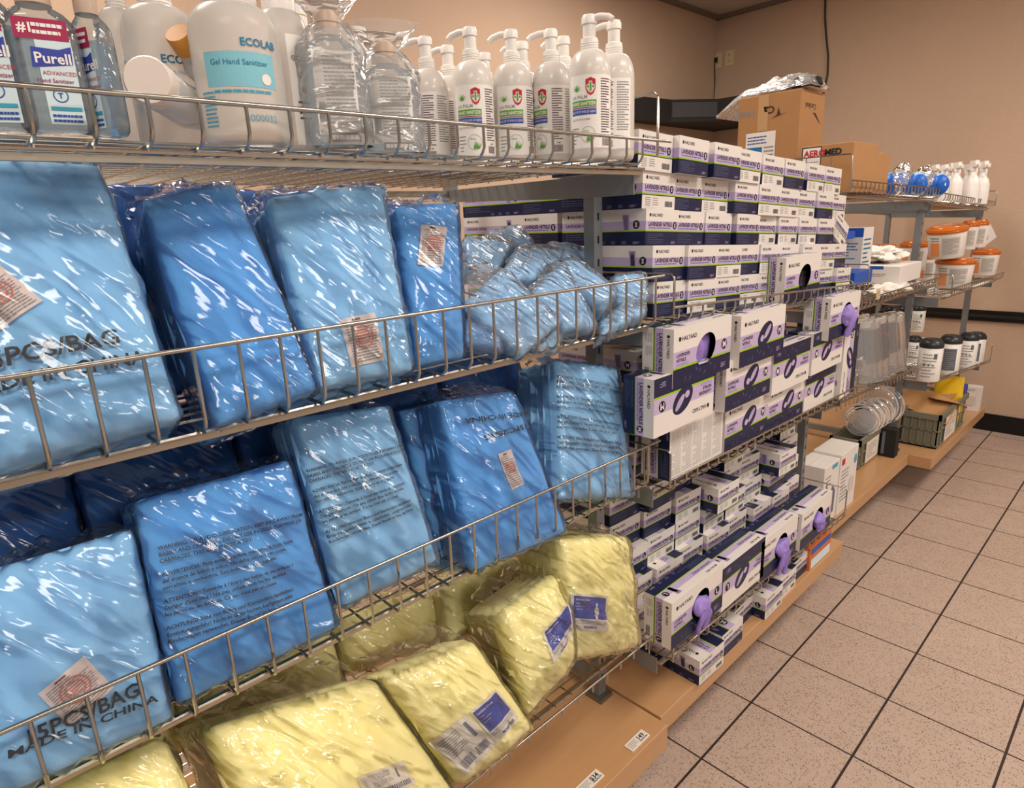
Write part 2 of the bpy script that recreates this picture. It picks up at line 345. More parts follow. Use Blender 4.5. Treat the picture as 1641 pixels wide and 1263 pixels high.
wire_shelf(-1.42, -.22, .66, .535, -.02, XB, .02, 'wire shelf under the black-lidded canisters', step=.045, guardL=.11, guardR=.12)
def rack_frame(y, label):
    t = thing('shelf_upright_frame', label, 'shelving frame', (-.4, y, 0), 'upright frames of the shelving'); 
    for x, top in ((-.185, 1.60 if y < -3 else 1.53), (-.685, 1.66)):
        b = MB(); b.box((x-.0145+.4, -.0145, .27 if y < -3 else .26), (x+.0145+.4, .0145, top), 'grey_steel')
        for k in range(26):
            z = .32+k*.05; b.box((x+.0145+.4, -.003, z), (x+.0151+.4, .003, z+.016), 'black_matte')
        b.build('upright', t)
    for z in (.30,): 
        b = MB(); b.box((-.27, -.012, z), (.2, .012, z+.03), 'grey_steel'); b.build('crossbar', t)
    b = MB(); b.box((.19, -.025, .26), (.245, .025, .275), 'steel'); b.build('foot_plate', t)
    return t
for y, wd in ((-3.897, 'between the gown shelves and the glove shelves'), (-2.64, 'between the glove shelves and the carton shelf'), (-1.44, 'between the face shields and the black-lidded canisters'), (-.22, 'beside the far wall'),(-5.22,'at the near end of the gown shelves')):
    o = rack_frame(y, 'square steel upright frame '+wd)
    del o['group']
def deck(y0, y1, xf, zt, th, label, tags=()):
    t = thing('base_deck', label, 'deck', (0, (y0+y1)/2, 0)); yc = (y0+y1)/2
    b = MB(); b.box((-.75, y0-yc, zt-th), (xf, y1-yc, zt), 'wood'); o = b.build('deck_board', t)
    m = o.modifiers.new('b', 'BEVEL'); m.width = .002; m.segments = 2
    b = MB(); b.box((-.7, y0-yc+.07, 0), (xf-.24, y1-yc-.07, zt-th), 'black_matte'); b.build('plinth', t)
deck(-5.25, -3.858, 0.012, .262, .072, 'maple-look base deck under the yellow gown packs, nearest the camera')
deck(-3.854, -2.605, -.012, .266, .058, 'maple-look base deck under the glove boxes')
deck(-2.600, -1.445, -.105, .262, .058, 'set-back maple-look base deck under the white respirator boxes')
deck(-1.440, -.265, 0.0, .262, .060, 'farthest maple-look base deck, under the larger grey-green crate')
def price_tag(px, py, txt, wd):
    p = (onx(px, py, 0)); 
    d = FF + RR*(px-CX)/FPX - UU*(py-CY)/FPX; p = CAM + d*(.2635-CAM[2])/d[2]
    t = thing('price_tag', wd, 'price tag', tuple(p), rot=(0, 0, PI/2))
    b = MB(); b.box((-.036, -.013, -.001), (.036, .013, .0015), 'plastic_white'); b.build('holder', t)
    b = MB(); fn = plane_fn((-.036,-.013,.0018), (1,0,0), (0,1,0)); b.rect(fn, .002, .002, .07, .024, 'paper'); b.text(txt, .017, plane_fn((-.036,-.013,.0021),(1,0,0),(0,1,0)), 'ink', .038, .009, bold=.02)
    f2 = plane_fn((-.036,-.013,.0021),(1,0,0),(0,1,0)); b.lines(f2, .004, .003, .034, .022, 4, 'ink_grey', 3); b.barcode(f2, .038, .003, .068, .007, 'ink', 5); b.build('card', t)
price_tag(1021, 1187, '149', 'white price tag reading 149 near the deck corner')
price_tag(946, 1253, '$34', 'white price tag reading $34 lower on the deck edge')

# ------------------------------------------------------------------ glove boxes
GL, GW, GH = .243, .128, .0782
def logo(b, fn, x, y, s, m='ink'):
    b.disc(fn, x, y, s*.55, s*.62, 'ink', 16); 
    n2 = lambda a, c: fn(a, c)
    b.text('HALYARD', s*1.5, fn, m, x+s*.9, y-s*.52, bold=.02)
def glove_mesh(size, opened=None):
    b = MB(); L, W, H = GL/2, GW/2, GH; e = .00025
    # front (big) face, local z = H
    F0 = plane_fn((-L,-W,H), (1,0,0), (0,1,0)); F = plane_fn((-L,-W,H), (1,0,0), (0,1,0), e); Fb = plane_fn((-L,-W,H), (1,0,0), (0,1,0), 2*e)
    bands = [(0,.040,'navy'),(.040,.0445,'lime'),(.0445,.078,'lavender'),(.078,GW,'card_white')]
    ox, oy, ora, orb, orot = .132, .066, .043, .033, .5
    if opened is None:
        for y0, y1, m in bands: b.rect(F0, 0, y0, GL, y1, m)
        b.disc(F, ox, oy, ora, orb*.8, 'navy', 26, orot); b.disc(Fb, ox+.012, oy+.005, .024, .008, 'lavender', 14, .75); b.disc(Fb, ox-.017, oy-.009, .010, .008, 'lavender', 12, .5)
        for a in (-.12, .06, .22): b.poly(plane_fn((-L,-W,H),(1,0,0),(0,1,0),3*e), [(ox+.002, oy+a*.04-.002), (ox+.03, oy+.016+a*.03), (ox+.031, oy+.0175+a*.03)], 'navy')
    else:
        nx, ny = 60, 32; cr, sr = math.cos(orot), math.sin(orot); pts = {}
        def ell(x, y):
            dx, dy = x-ox, y-oy; u = (dx*cr+dy*sr)/ora; v_ = (-dx*sr+dy*cr)/orb; return u, v_, math.hypot(u, v_)
        xs = [GL*i/nx for i in range(nx+1)]; ys = sorted(set([round(GW*j/ny, 5) for j in range(ny+1)]+[.040,.0445,.078]))
        drop = set()
        for j in range(len(ys)-1):
            for i in range(nx):
                if ell((xs[i]+xs[i+1])/2, (ys[j]+ys[j+1])/2)[2] < 1: drop.add((i, j))
        for j in range(len(ys)-1):
            for i in range(nx):
                if (i, j) in drop: continue
                m = next(m for y0, y1, m in bands if y0-1e-6 <= (ys[j]+ys[j+1])/2 <= y1+1e-6); q = []
                for (a, c) in ((i,j),(i+1,j),(i+1,j+1),(i,j+1)):
                    x, y = xs[a], ys[c]
                    if any((a-da, c-dc) in drop for da in (0,1) for dc in (0,1)):
                        u, v_, r = ell(x, y); u /= r; v_ /= r; x = ox+u*ora*cr-v_*orb*sr; y = oy+u*ora*sr+v_*orb*cr
                    q.append(F0(x, y))
                b.add(q, [(0,1,2,3)], m)
        b.box((-L+.003,-W+.003,.003), (L-.003,W-.003,H-.004), 'hole_shade')
        # open that shade-coloured lining at the top: drop its upper face
        k = [i for i, f in enumerate(b.f) if b.mn[b.m[i]] == 'hole_shade'][1]
        del b.f[k]; del b.m[k]; del b.sm[k]
    logo(b, F, .024, .104, .0088)
    b.text('LAVENDER', .0108, F, 'ink', .012, .0655, bold=.025); b.text('NITRILE', .0108, F, 'ink', .012, .0545, bold=.025); b.lines(F, .012, .046, .06, .052, 2, 'ink_purple', 1)
    b.disc(F, .212, .064, .0125, .0125, 'ink', 20); b.text(size, .020, Fb, 'card_white', .212, .057, 'c', bold=.03)
    rd = random.Random(4)
    for i in range(7):
        x, y = .05+.02*i+rd.uniform(-.004,.004), .012+rd.uniform(0,.02); b.disc(F, x, y, .006, .0022, 'ink_navy', 8, rd.uniform(0,3))
    b.lines(F, .20, .010, .225, .022, 4, 'lavender', 9)
    # back
    Bk = plane_fn((-L,W,0), (1,0,0), (0,-1,0)); B1 = plane_fn((-L,W,0), (1,0,0), (0,-1,0), e); b.rect(Bk, 0, 0, GL, GW, 'card_white')
    for i in range(5): b.lines(B1, .008+i*.047, .01, .05+i*.047, .12, 26, 'ink_grey', i, .3)
    # ends
    for sgn, O, ux, style in ((1, (L,-W,0), (0,1,0), 'navy'), (-1, (-L,W,0), (0,-1,0), 'card_white')):
        f0 = plane_fn(O, ux, (0,0,1)); f1 = plane_fn(O, ux, (0,0,1), e); f2 = plane_fn(O, ux, (0,0,1), 2*e)
        b.rect(f0, 0, 0, GW, .0285, style)
        b.rect(f0, 0, .0285, GW, .0305, 'navy' if style != 'navy' else 'navy'); b.rect(f0, 0, .0305, GW, .0335, 'lime'); b.rect(f0, 0, .0335, GW, .0525, 'lavender'); b.rect(f0, 0, .0525, GW, H, 'card_white')
        logo(b, f1, .016, .0655, .0062); b.text('LAVENDER NITRILE', .0125, f1, 'ink', .010, .0418, bold=.03, width=.092); b.lines(f1, .011, .0355, .095, .0405, 1, 'ink_purple', 2, .5)
        b.disc(f1, .113, .044, .0078, .0085, 'ink', 18); b.text(size, .0125, f2, 'card_white', .113, .0396, 'c', bold=.03)
        if style == 'navy': b.lines(f1, .008, .004, .07, .027, 6, 'ink_navy', 7, .4); b.text('52817', .007, f1, 'lavender', .100, .004)
        else: b.barcode(f1, .088, .006, .118, .018, 'ink', 3); b.lines(f1, .012, .006, .032, .026, 5, 'ink_grey', 8); b.lines(f1, .04, .008, .062, .026, 4, 'ink_grey', 12)
    for sgn, O, ux in ((1, (-L,-W,0), (1,0,0)), (-1, (L,W,0), (-1,0,0))):
        f0 = plane_fn(O, ux, (0,0,1)); f1 = plane_fn(O, ux, (0,0,1), e); f2 = plane_fn(O, ux, (0,0,1), 2*e)
        b.rect(f0, 0, 0, GL, .0305, 'navy'); b.rect(f0, 0, .0305, GL, .0335, 'lime'); b.rect(f0, 0, .0335, GL, .0525, 'lavender'); b.rect(f0, 0, .0525, GL, H, 'card_white')
        b.disc(f1, .218, .045, .0092, .0095, 'ink', 18); b.text(size, .014, f2, 'card_white', .218, .040, 'c', bold=.03)
        for a in (-.25, 0, .2, .45): b.poly(f1, [(.186, .034), (.184+a*.02, .066), (.188+a*.022, .067), (.198, .034)], 'hand_print')
        b.text('LAVENDER NITRILE', .010, f1, 'ink', .012, .042, bold=.012); logo(b, f1, .02, .066, .006)
        b.lines(f1, .012, .012, .12, .028, 3, 'ink_navy', 5, .4); b.text('52817', .007, f1, 'lavender', .21, .004)
        for q in (.12,.15,.18): b.rect(f1, q, .003, q+.012, .010, 'ink_navy')
    return b
GM = {}
for s_ in 'SML':
    GM[s_] = glove_mesh(s_).mesh('glove_box_'+s_)
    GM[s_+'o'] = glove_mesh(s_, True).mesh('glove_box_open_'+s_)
SZ = {'S': 'small', 'M': 'medium', 'L': 'large'}
def RotM(cols): 
    m = Matrix.Identity(4)
    for j, c in enumerate(cols):
        for i in range(3): m[i][j] = c[i]
    return m
STAND = RotM([(0,1,0),(0,0,1),(1,0,0)]); STAND_UD = RotM([(0,-1,0),(0,0,-1),(1,0,0)])
STAND_BK = RotM([(0,-1,0),(0,0,1),(-1,0,0)])     # text-filled back outwards
TALL = RotM([(0,0,1),(0,-1,0),(1,0,0)])
def gbox(kind, center, R, label, group, jit=0):
    o = bpy.data.objects.new('glove_box', GM[kind]); COL.objects.link(o)
    c = Vector(center)-(R.to_3x3() @ Vector((0,0,GH/2)))
    if jit: R = Matrix.Rotation(random.uniform(-jit, jit), 4, 'Z') @ R
    o.matrix_world = Matrix.Translation(c) @ R
    return tag(o, label, 'glove box', group)
def lying(kind, y, xfront, zb, end, label, group, jit=.012, slope=0):
    R = Matrix.Rotation(slope, 4, 'X') @ (Matrix.Rotation(0 if end == 'A' else PI, 4, 'Z'))
    return gbox(kind, (xfront-GL/2, y, zb+GH/2), R, label, group, jit)
def place_name(k, n): return ORD[k]
# --- stack of size S
S_ROWS = ['ABBABABBB', 'ABBABABAB', 'AAAABBBA', 'BABABBBAB', 'BAABBABB']       # bottom row first
S_ROWS = ['ABABBABAB', 'AABABBABA', 'AAAABBBA', 'BABABBBAB', 'BAABBABB']
GAP = {(2, 3): .012, (4, 2): .02, (4, 4): .03, (4, 6): .03}
zS = lambda y: 1.303-.0527*(y+3.855)
slopeS = math.atan(-.0527)
rn = ['bottom row', 'second row up', 'middle row', 'fourth row up', 'top row']
for r, row in enumerate(S_ROWS):
    y = -3.815+[.0,-.008,-.002,-.008,-.032][r]+GW/2-.03; dx = [-.055,-.06,-.085,-.085,-.07][r]
    for i, e in enumerate(row):
        y += GAP.get((r, i), .0015)
        if y+GW/2 > -2.655: break
        lying('S', y, dx+random.uniform(-.012,.012), zS(y)+r*GH+.003, e, 'size S glove box, upper stack %s, %s from left, %s end' % (rn[r], ORD[i], 'navy' if e == 'A' else 'barcode'), 'size S glove boxes stacked with ends out', slope=slopeS)
        y += GW
# boxes deeper on the same shelf
for r in range(4):
    gbox('S', (-.425, -3.70, 1.306+GH/2+r*GH), Matrix.Rotation(-PI/2, 4, 'Z'), 'size S glove box facing the gown shelf, behind the upper stack, %s' % ['lowest', 'second lowest', 'second from top', 'topmost'][r], 'size S glove boxes deeper on the shelf', .02)
    gbox('S', (-.62, -3.745, 1.306+GH/2+r*GH), Matrix.Rotation(0, 4, 'Z'), 'size S glove box turned lengthwise at the back of the upper shelf, %s' % ['lowest', 'second lowest', 'second from top', 'topmost'][r], 'size S glove boxes deeper on the shelf', .02)
def stand_at(kind, px, py, x, R, label, group, zb=None, tall=False):
    p = onx(px, py, x)     # lower left corner of the big face
    w_, h = (GW, GL) if tall else (GL, GW)
    z = p[2] if zb is None else zb
    return gbox(kind, (x-GH/2, p[1]+w_/2, z+h/2), R, label, group)
def glove_blob(parent_box, seed, n=5, hang=.03, big=1.0):
    """crumpled glove pulled out of the opening; a child of its box, in box coordinates"""
    ox, oy = .132-GL/2, .066-GW/2; b = MB(); rd = random.Random(seed)
    nu, nv = 26, 14; vs = []
    for j in range(nv):
        for i in range(nu):
            a = 2*PI*i/nu; t = j/(nv-1); r = .034*big*math.sin(PI*(.12+.86*t))**.7
            p = V3(ox+r*math.cos(a)*1.1, oy+r*.8*math.sin(a)-.01*t, GH-.012+.034*big*t)
            q = noise.noise(Vector(p*45)+Vector((seed, 0, 0))); q2 = abs(noise.noise(Vector(p*90)+Vector((0, seed, 0))))
            p = p+V3(math.cos(a), math.sin(a), .4)*(.010*q-.006*q2); vs.append(p)
    b.add(vs, [(j*nu+i, j*nu+(i+1) % nu, (j+1)*nu+(i+1) % nu, (j+1)*nu+i) for j in range(nv-1) for i in range(nu)]+[tuple((nv-1)*nu+k for k in range(nu))], 'glove', True)
    for k in range(n):      # limp fingers hanging down
        a = (k-(n-1)/2)*.012; L_ = hang*rd.uniform(.8, 1.5)
        pts = [(ox+a*.8, oy-.012, GH+.012*big), (ox+a*1.1, oy-.028, GH+.016*big), (ox+a*1.3, oy-.03-L_*.6, GH+.009), (ox+a*1.2+rd.uniform(-.004,.004), oy-.03-L_, GH+.006)]
        b.tube(pts, .0062, 'glove', 8)
    o = b.build('glove', parent_box); tag(o, 'lavender glove sticking out of the opening', None); return o
def gloves_inside(box, seed):
    ox, oy = .132-GL/2, .066-GW/2; b = MB(); vs = []; nu, nv = 28, 20
    for j in range(nv):
        for i in range(nu):
            x = ox+(i/(nu-1)-.5)*.12; y = oy+(j/(nv-1)-.5)*.09
            z = GH-.012-.012*((i/(nu-1)-.5)**2+(j/(nv-1)-.5)**2)*4+.008*noise.noise(Vector((x*40, y*25, seed)))
            vs.append((x, y, z))
    b.add(vs, [(j*nu+i, j*nu+i+1, (j+1)*nu+i+1, (j+1)*nu+i) for j in range(nv-1) for i in range(nu-1)], 'glove', True)
    b.build('glove', box)
g = 'size S glove boxes'
o = stand_at('So', 1256, 476, -.015, STAND, 'opened empty size S glove box with dark oval hole, standing before the upper stack', None, zb=1.268)
gbox('S', (-.205, -2.715, zS(-2.78)+2*GH+.045), Matrix.Rotation(-.45, 4, 'X') @ Matrix.Rotation(PI, 4, 'Z'), 'crooked size S glove box tilted at the far end of the upper stack', None)
# --- size M
gm = 'size M glove boxes standing with fronts out'
M = {}
M[0] = stand_at('Mo', 1078, 624, .03, STAND, 'opened size M glove box showing folded lavender gloves, top left of the middle shelf', None); gloves_inside(M[0], 3)
stand_at('M', 1184, 591, .03, STAND, 'size M glove box standing right of the opened one with folded gloves', None)
M[1] = stand_at('Mo', 1327, 547, .03, STAND, 'opened size M glove box at the right with one lavender glove hanging out', None); glove_blob(M[1], 5, 3, .03, 1.15)
stand_at('M', 1047, 704, .028, STAND_UD, 'upside-down size M glove box under the opened one at the left of the middle shelf', None)
stand_at('M', 1161, 662, .015, STAND, 'upright size M glove box in the second row of the middle shelf', None)
stand_at('M', 1236, 635, .01, STAND_UD, 'left of two upside-down size M glove boxes side by side under the recessed gap', None)
stand_at('M', 1299, 603, .01, STAND_UD, 'right of two upside-down size M glove boxes, below the box with hanging glove', None)
stand_at('M', 1072, 772, .0-.012, STAND_BK, 'size M glove box showing its grey printed back, lower left of the middle shelf', None)
stand_at('M', 1160, 727, -.012, STAND, 'size M glove box standing in the lowest middle shelf row, beside the printed back', None)
stand_at('M', 1228, 694, -.012, STAND, 'size M glove box in the lowest middle shelf row, second from the printed back', None)
stand_at('M', 1287, 663, -.012, STAND_UD, 'upside-down size M glove box in the lowest middle shelf row, farthest right', None)
stand_at('M', 1345, 640, .0, TALL, 'size M glove box standing on its end at the far end of the middle shelf', None, tall=True)
k = 0
for r in range(4):
    for y in (-3.78, -3.645, -3.51, -3.375, -3.24, -3.105, -2.97, -2.835):
        if r == 3 and y > -3.0: continue
        lying('M', y, -.105-(0 if r < 3 else .0), .908-.0225*(y+3.855)+r*GH, 'AB'[(k*7+r) % 2], 'size M glove box lying behind standing ones, %s, %s from left' % (rn[r], ORD[int(round((y+3.78)/.135))]), 'size M glove boxes lying at the back', slope=-.0225); k += 1
# --- size L : stack of ends on the lower shelf and on the deck
zL = lambda y: .449-.0265*(y+3.855)
heights = [5, 5, 5, 4, 5, 5, 4, 5]
for i in range(8):
    y = -3.80+i*.134
    for r in range(heights[i]):
        dx = -.105+[0,-.01,-.03,-.045,-.05][r]+random.uniform(-.015,.015)+(.05 if (i, r) in ((3,3),(6,3)) else 0)
        lying('L', y, dx, zL(y)+r*GH, 'BBABABBA'[(i*3+r*5) % 8], 'size L glove box, end out, lower glove shelf %s, %s from left' % (rn[r], ORD[i]), 'size L glove boxes stacked with ends out', .03, slope=-.0265)
L = {}
L[0] = stand_at('Lo', 1075, 1043, .035, STAND, 'opened size L glove box with crumpled lavender gloves, nearest on the lower shelf', None); glove_blob(L[0], 2, 4, .03)
stand_at('L', 1155, 982, .035, STAND_UD, 'unopened upside-down size L glove box between the two opened ones', None)
L[2] = stand_at('Lo', 1217, 934, .035, STAND, 'opened size L glove box with long glove fingers hanging, second from the right', None); glove_blob(L[2], 9, 4, .05)
L[3] = stand_at('Lo', 1281, 884, .035, STAND, 'opened size L glove box farthest right on the lower glove shelf', None); glove_blob(L[3], 4, 2, .01)
# on the deck
for i in range(7):
    for r in range(1):
        if i == 6: continue
        y = [-3.618,-3.483,-3.352,-3.222,-3.090,-2.956][i]
        lying('L' if i in (0,3) else 'M', y, [.0,-.012,-.045,-.006,-.018,-.03][i], .266+r*GH, 'BAABBAB'[i] if r == 0 else 'ABBABAB'[i], 'glove box lying on the base deck, %s from the left' % ORD[i], 'glove boxes lying on the base deck', .03)

# ------------------------------------------------------------------ gown packs in clear bags
WARN = ["WARNING: TO AVOID SUFFOCATION, KEEP BAG AWAY FROM","BABIES AND CHILDREN. DO NOT USE IN CRIBS, PLAYPENS OR","CARRIAGES. THIS BAG IS NOT A TOY.","",
"ADVERTENCIA: Para evitar la asfixia, mantener la bolsa fuera","del alcance de bebés y niños. No debe utilizarse en cunas,","corralitos o cochecitos. Esta bolsa no es un juguete.","",
"ATTENTION ! Tenez-le à l'écart des bébés et des enfants !","Danger d'asphyxie ! Ne pas utiliser dans les lits de bébé,","les parcs ou les landaus. Ce sac n'est pas un jouet.","",
"ACHTUNG! Bitte von Babys und Kleinkindern fernhalten!","Erstickungsgefahr! Nicht in Gitterbetten, Laufgittern oder","Kinderwägen verwenden. Dieser Beutel ist kein Spielzeug."]
def fb(v, oct_=3): return noise.fractal(Vector(v), 1.0, 2.0, oct_)
class Pack:
    def __init__(s, name, label, cat, group, q, thick, cloth, seed, layers=6, bulge=.007, wr=.0036, r=.0065, film='film', flap=.05, fold=False, res=1.0, crump=1.0, flapw=1.0):
        # q: four corners (px, py, x) in order lower left, lower right, upper right, upper left; or 3D points
        C = [np.array(p[1:], float) if p[0] == 'p' else onx(*p) for p in q]
        s.BL, s.BR, s.TR, s.TL = C; s.seed = seed; s.bulge = bulge; s.wr = wr; s.k = 1.0; s.thick = thick; s.cr = crump
        s.W = (np.linalg.norm(s.BR-s.BL)+np.linalg.norm(s.TR-s.TL))/2; s.H = (np.linalg.norm(s.TL-s.BL)+np.linalg.norm(s.TR-s.BR))/2
        s.k = min(1.0, s.W/.15)**2; s.n = unit(np.cross((s.BR-s.BL)+(s.TR-s.TL), (s.TL-s.BL)+(s.TR-s.BR)))
        base = (s.BL+s.BR)/2-s.n*thick/2; s.base = base
        s.root = thing(name, label, cat, tuple(base), group)
        s.shell('gown_stack', cloth, 0.0, r, layers, res, False, fold)
        s.shell('plastic_bag', film, .0045, r+.004, 0, res*1.15, True, False, flap, flapw)
    def h(s, u, v, out):
        e = (max(0, 4*u*(1-u))*max(0, 4*v*(1-v)))**.45
        x, y = u*s.W, v*s.H; sd = s.seed
        d1 = fb((x*5+sd, y*11-x*4, sd*.7)); d2 = abs(fb((x*7+y*9+sd, y*5-x*3, sd))); d3 = abs(fb((x*4-y*9+sd*2, y*22+x*5, sd), 2))
        a = s.bulge*e + s.wr*s.k*(d1*.7-d2*.8-d3*.35)
        for k_ in (.34, .71):
            kk = k_+.05*math.sin(sd*3.1+k_*20)+.03*noise.noise(Vector((y*6, sd, k_))); a += .0022*s.k*math.tanh((u-kk)*70)*(1 if k_ < .5 else -1)
        if out:
            a += .0032+.001*s.k+s.cr*s.k*(.0022*fb((x*13-sd, y*8+x*7, sd), 2)+.0035*(.45-abs(fb((x*7+y*10, y*4-x*6+sd, 3.3), 2))))
        return a
    def P(s, u, v, w):
        return (s.BL*(1-u)*(1-v)+s.BR*u*(1-v)+s.TR*u*v+s.TL*(1-u)*v)-s.n*w-s.base
    def front(s, off): return lambda x, y: s.P(x/s.W, y/s.H, -s.h(min(1, max(0, x/s.W)), min(1, max(0, y/s.H)), True)-off)
    def shell(s, nm, m, e, r, layers, res, out, fold, flap=0, flapw=1.0):
        W, H, T = s.W+2*e, s.H+2*e, s.thick+2*e
        nu, nv, nw = max(8, int(26*res*W/.22)), max(8, int(30*res*H/.28)), (max(6, layers*4) if layers else 8)
        nu, nv = min(nu, 52), min(nv, 64)
        idx = {}; vs = []; fs = []
        def vert(i, j, k):
            key = (i, j, k)
            if key in idx: return idx[key]
            q = V3((i/nu-.5)*W, (j/nv-.5)*H, (k/nw-.5)*T); hh = V3(W/2, H/2, T/2); rr = min(r, T*.49)
            inner = np.clip(q, -(hh-rr), hh-rr); d = q-inner; L_ = np.linalg.norm(d)
            if L_ > 1e-9: q = inner+d/L_*rr
            u, v, w = (q[0]/s.W+.5), (q[1]/s.H+.5), q[2]+s.thick/2
            fr = 1-min(1, max(0, w/s.thick)); uc, vc = min(1, max(0, u)), min(1, max(0, v))
            w2 = w*(1+.1*(1-vc))-s.h(uc, vc, out)*fr
            if layers:
                ed = abs(2*uc-1)**10; ev = max(0, (2*vc-1))**10; ph = 2*PI*layers*w/s.thick+1.5*noise.noise(Vector((vc*4, s.seed, uc)))
                u += math.copysign(ed*(.0022/s.W)*(math.sin(ph)-.6), uc-.5); v += ev*(.004/s.H)*(math.sin(ph)-.3)
                u += ed*.004/s.W*noise.noise(Vector((w*60, vc*3, s.seed)))
            if out:
                kx = noise.noise(Vector((vc*9+s.seed, w*30, 1))); ed = abs(2*uc-1)**6
                u += ed*kx*.006*s.k/s.W; v += (abs(2*vc-1)**8)*noise.noise(Vector((uc*14, w*30, s.seed)))*.008*s.k/s.H
            idx[key] = len(vs); vs.append(s.P(u, v, w2)); return idx[key]
        for i in range(nu):
            for j in range(nv):
                fs.append((vert(i,j,0), vert(i+1,j,0), vert(i+1,j+1,0), vert(i,j+1,0))); fs.append((vert(i,j,nw), vert(i,j+1,nw), vert(i+1,j+1,nw), vert(i+1,j,nw)))
        for k in range(nw):
            for j in range(nv):
                fs.append((vert(0,j,k), vert(0,j+1,k), vert(0,j+1,k+1), vert(0,j,k+1))); fs.append((vert(nu,j,k), vert(nu,j,k+1), vert(nu,j+1,k+1), vert(nu,j+1,k)))
            for i in range(nu):
                if not (out and flap): fs.append((vert(i,nv,k), vert(i+1,nv,k), vert(i+1,nv,k+1), vert(i,nv,k+1)))
                fs.append((vert(i,0,k), vert(i,0,k+1), vert(i+1,0,k+1), vert(i+1,0,k)))
        if out and flap:                     # loose top of the bag: front and back sheets rise, crumple and close
            nt = 8; up = unit((s.TL+s.TR)-(s.BL+s.BR)); sd = s.seed
            for kk in (0, nw):
                rows = [[vert(i, nv, kk) for i in range(nu+1)]]
                for t in range(1, nt+1):
                    a = t/nt; row = []
                    for i in range(nu+1):
                        p = vs[rows[0][i]]; u = i/nu; mid = -s.n*s.thick*.55*a*(1 if kk == 0 else -1)*.9
                        hgt = flap*(.75+.5*noise.noise(Vector((u*3, sd, 0))))*(1 if abs(2*u-1) < .9 else .85)
                        c = V3(noise.noise(Vector((u*9, a*5, sd))), noise.noise(Vector((u*8, a*4, sd+9))), noise.noise(Vector((u*7, a*6, sd+19))))*.016*a
                        mid2 = s.P(u, 1, s.thick/2); row.append(len(vs)); vs.append(p*(1-a*.0)+mid+up*hgt*a-s.n*.02*a*a*flapw+c)
                    rows.append(row)
                for t in range(nt):
                    for i in range(nu): fs.append((rows[t][i], rows[t][i+1], rows[t+1][i+1], rows[t+1][i]))
        b = MB(); b.add(vs, fs, m, True); o = b.build(nm, s.root); return o
    def text(s, lines, x, y, size, width=None, ang=0, m='ink', nm='printed_text', bold=.022, lh=1.22, off=.0012, flip=False):
        f = s.front(off); ca, sa = math.cos(ang), math.sin(ang); b = MB()
        fn = lambda a, c: f(x+a*ca-c*sa, y+a*sa+c*ca)
        for k, ln in enumerate(lines):
            if ln: b.text(ln, size, fn, m, 0, -k*size*lh, bold=bold)
        return b.build(nm, s.root)
    def card(s, x, y, w, h, ang, style='tag', off=-.002):
        f = s.front(off); f2 = s.front(off+.0006); f3 = s.front(off+.001); ca, sa = math.cos(ang), math.sin(ang)
        W_ = lambda g: (lambda a, c: g(x+a*ca-c*sa, y+a*sa+c*ca))
        b = MB(); g1, g2, g3 = W_(f), W_(f2), W_(f3)
        if style == 'tag':
            b.rect(g1, 0, 0, w, h, 'tag_pink', 6, 6); b.ring(g3, w*.5, h*.55, w*.3, w*.03, 'red_stamp'); b.ring(g3, w*.5, h*.55, w*.2, w*.02, 'red_stamp')
            b.lines(g3, w*.32, h*.42, w*.68, h*.68, 4, 'red_stamp', 2, .45)
            b.lines(g2, w*.08, h*.05, w*.92, h*.9, 15, 'ink_grey', 5, .45); b.lines(g2, w*.3, h*.9, w*.7, h*.96, 1, 'ink_plum', 6, .7)
            return b.build('certificate_card', s.root)
        b.rect(g1, 0, 0, w, h, 'paper', 6, 6)
        b.rect(g2, w*.06, h*.32, w*.62 if style == 'wide' else w*.94, h*.94, 'label_blue', 6, 6)
        b.text('Isolation Gown', h*.085, g3, 'paper', w*.1, h*.82, bold=.015); b.text('Yellow', h*.055, g3, 'paper', w*.1, h*.72); b.text('Universal Size', h*.055, g3, 'paper', w*.1, h*.64); b.text('Latex-free', h*.055, g3, 'paper', w*.1, h*.56)
        b.text('NOVAPLUS', h*.10, g3, 'label_blue', w*.3, h*.05, bold=.03); b.lines(g2, w*.06, h*.17, w*.94, h*.29, 3, 'ink_grey', 4)
        return b.build('product_label', s.root)
    def barlabel(s, x, y, w, h, ang, off=-.002):
        f = s.front(off); f2 = s.front(off+.0008); ca, sa = math.cos(ang), math.sin(ang)
        W_ = lambda g: (lambda a, c: g(x+a*ca-c*sa, y+a*sa+c*ca)); b = MB()
        b.rect(W_(f), 0, 0, w, h, 'paper', 5, 5); b.barcode(W_(f2), w*.1, h*.1, w*.92, h*.3, 'ink_navy', 3); b.lines(W_(f2), w*.08, h*.42, w*.6, h*.92, 9, 'ink_grey', 4)
        b.text('1', h*.55, W_(f2), 'slate', w*.68, h*.5, bold=.03)
        return b.build('barcode_label', s.root)
NB = 'gown pack'; GB = 'blue gown packs'
def pk(name, label, q, *a, group=None, cat=NB, **k): return Pack(name, label, cat, group, q, *a, **k)
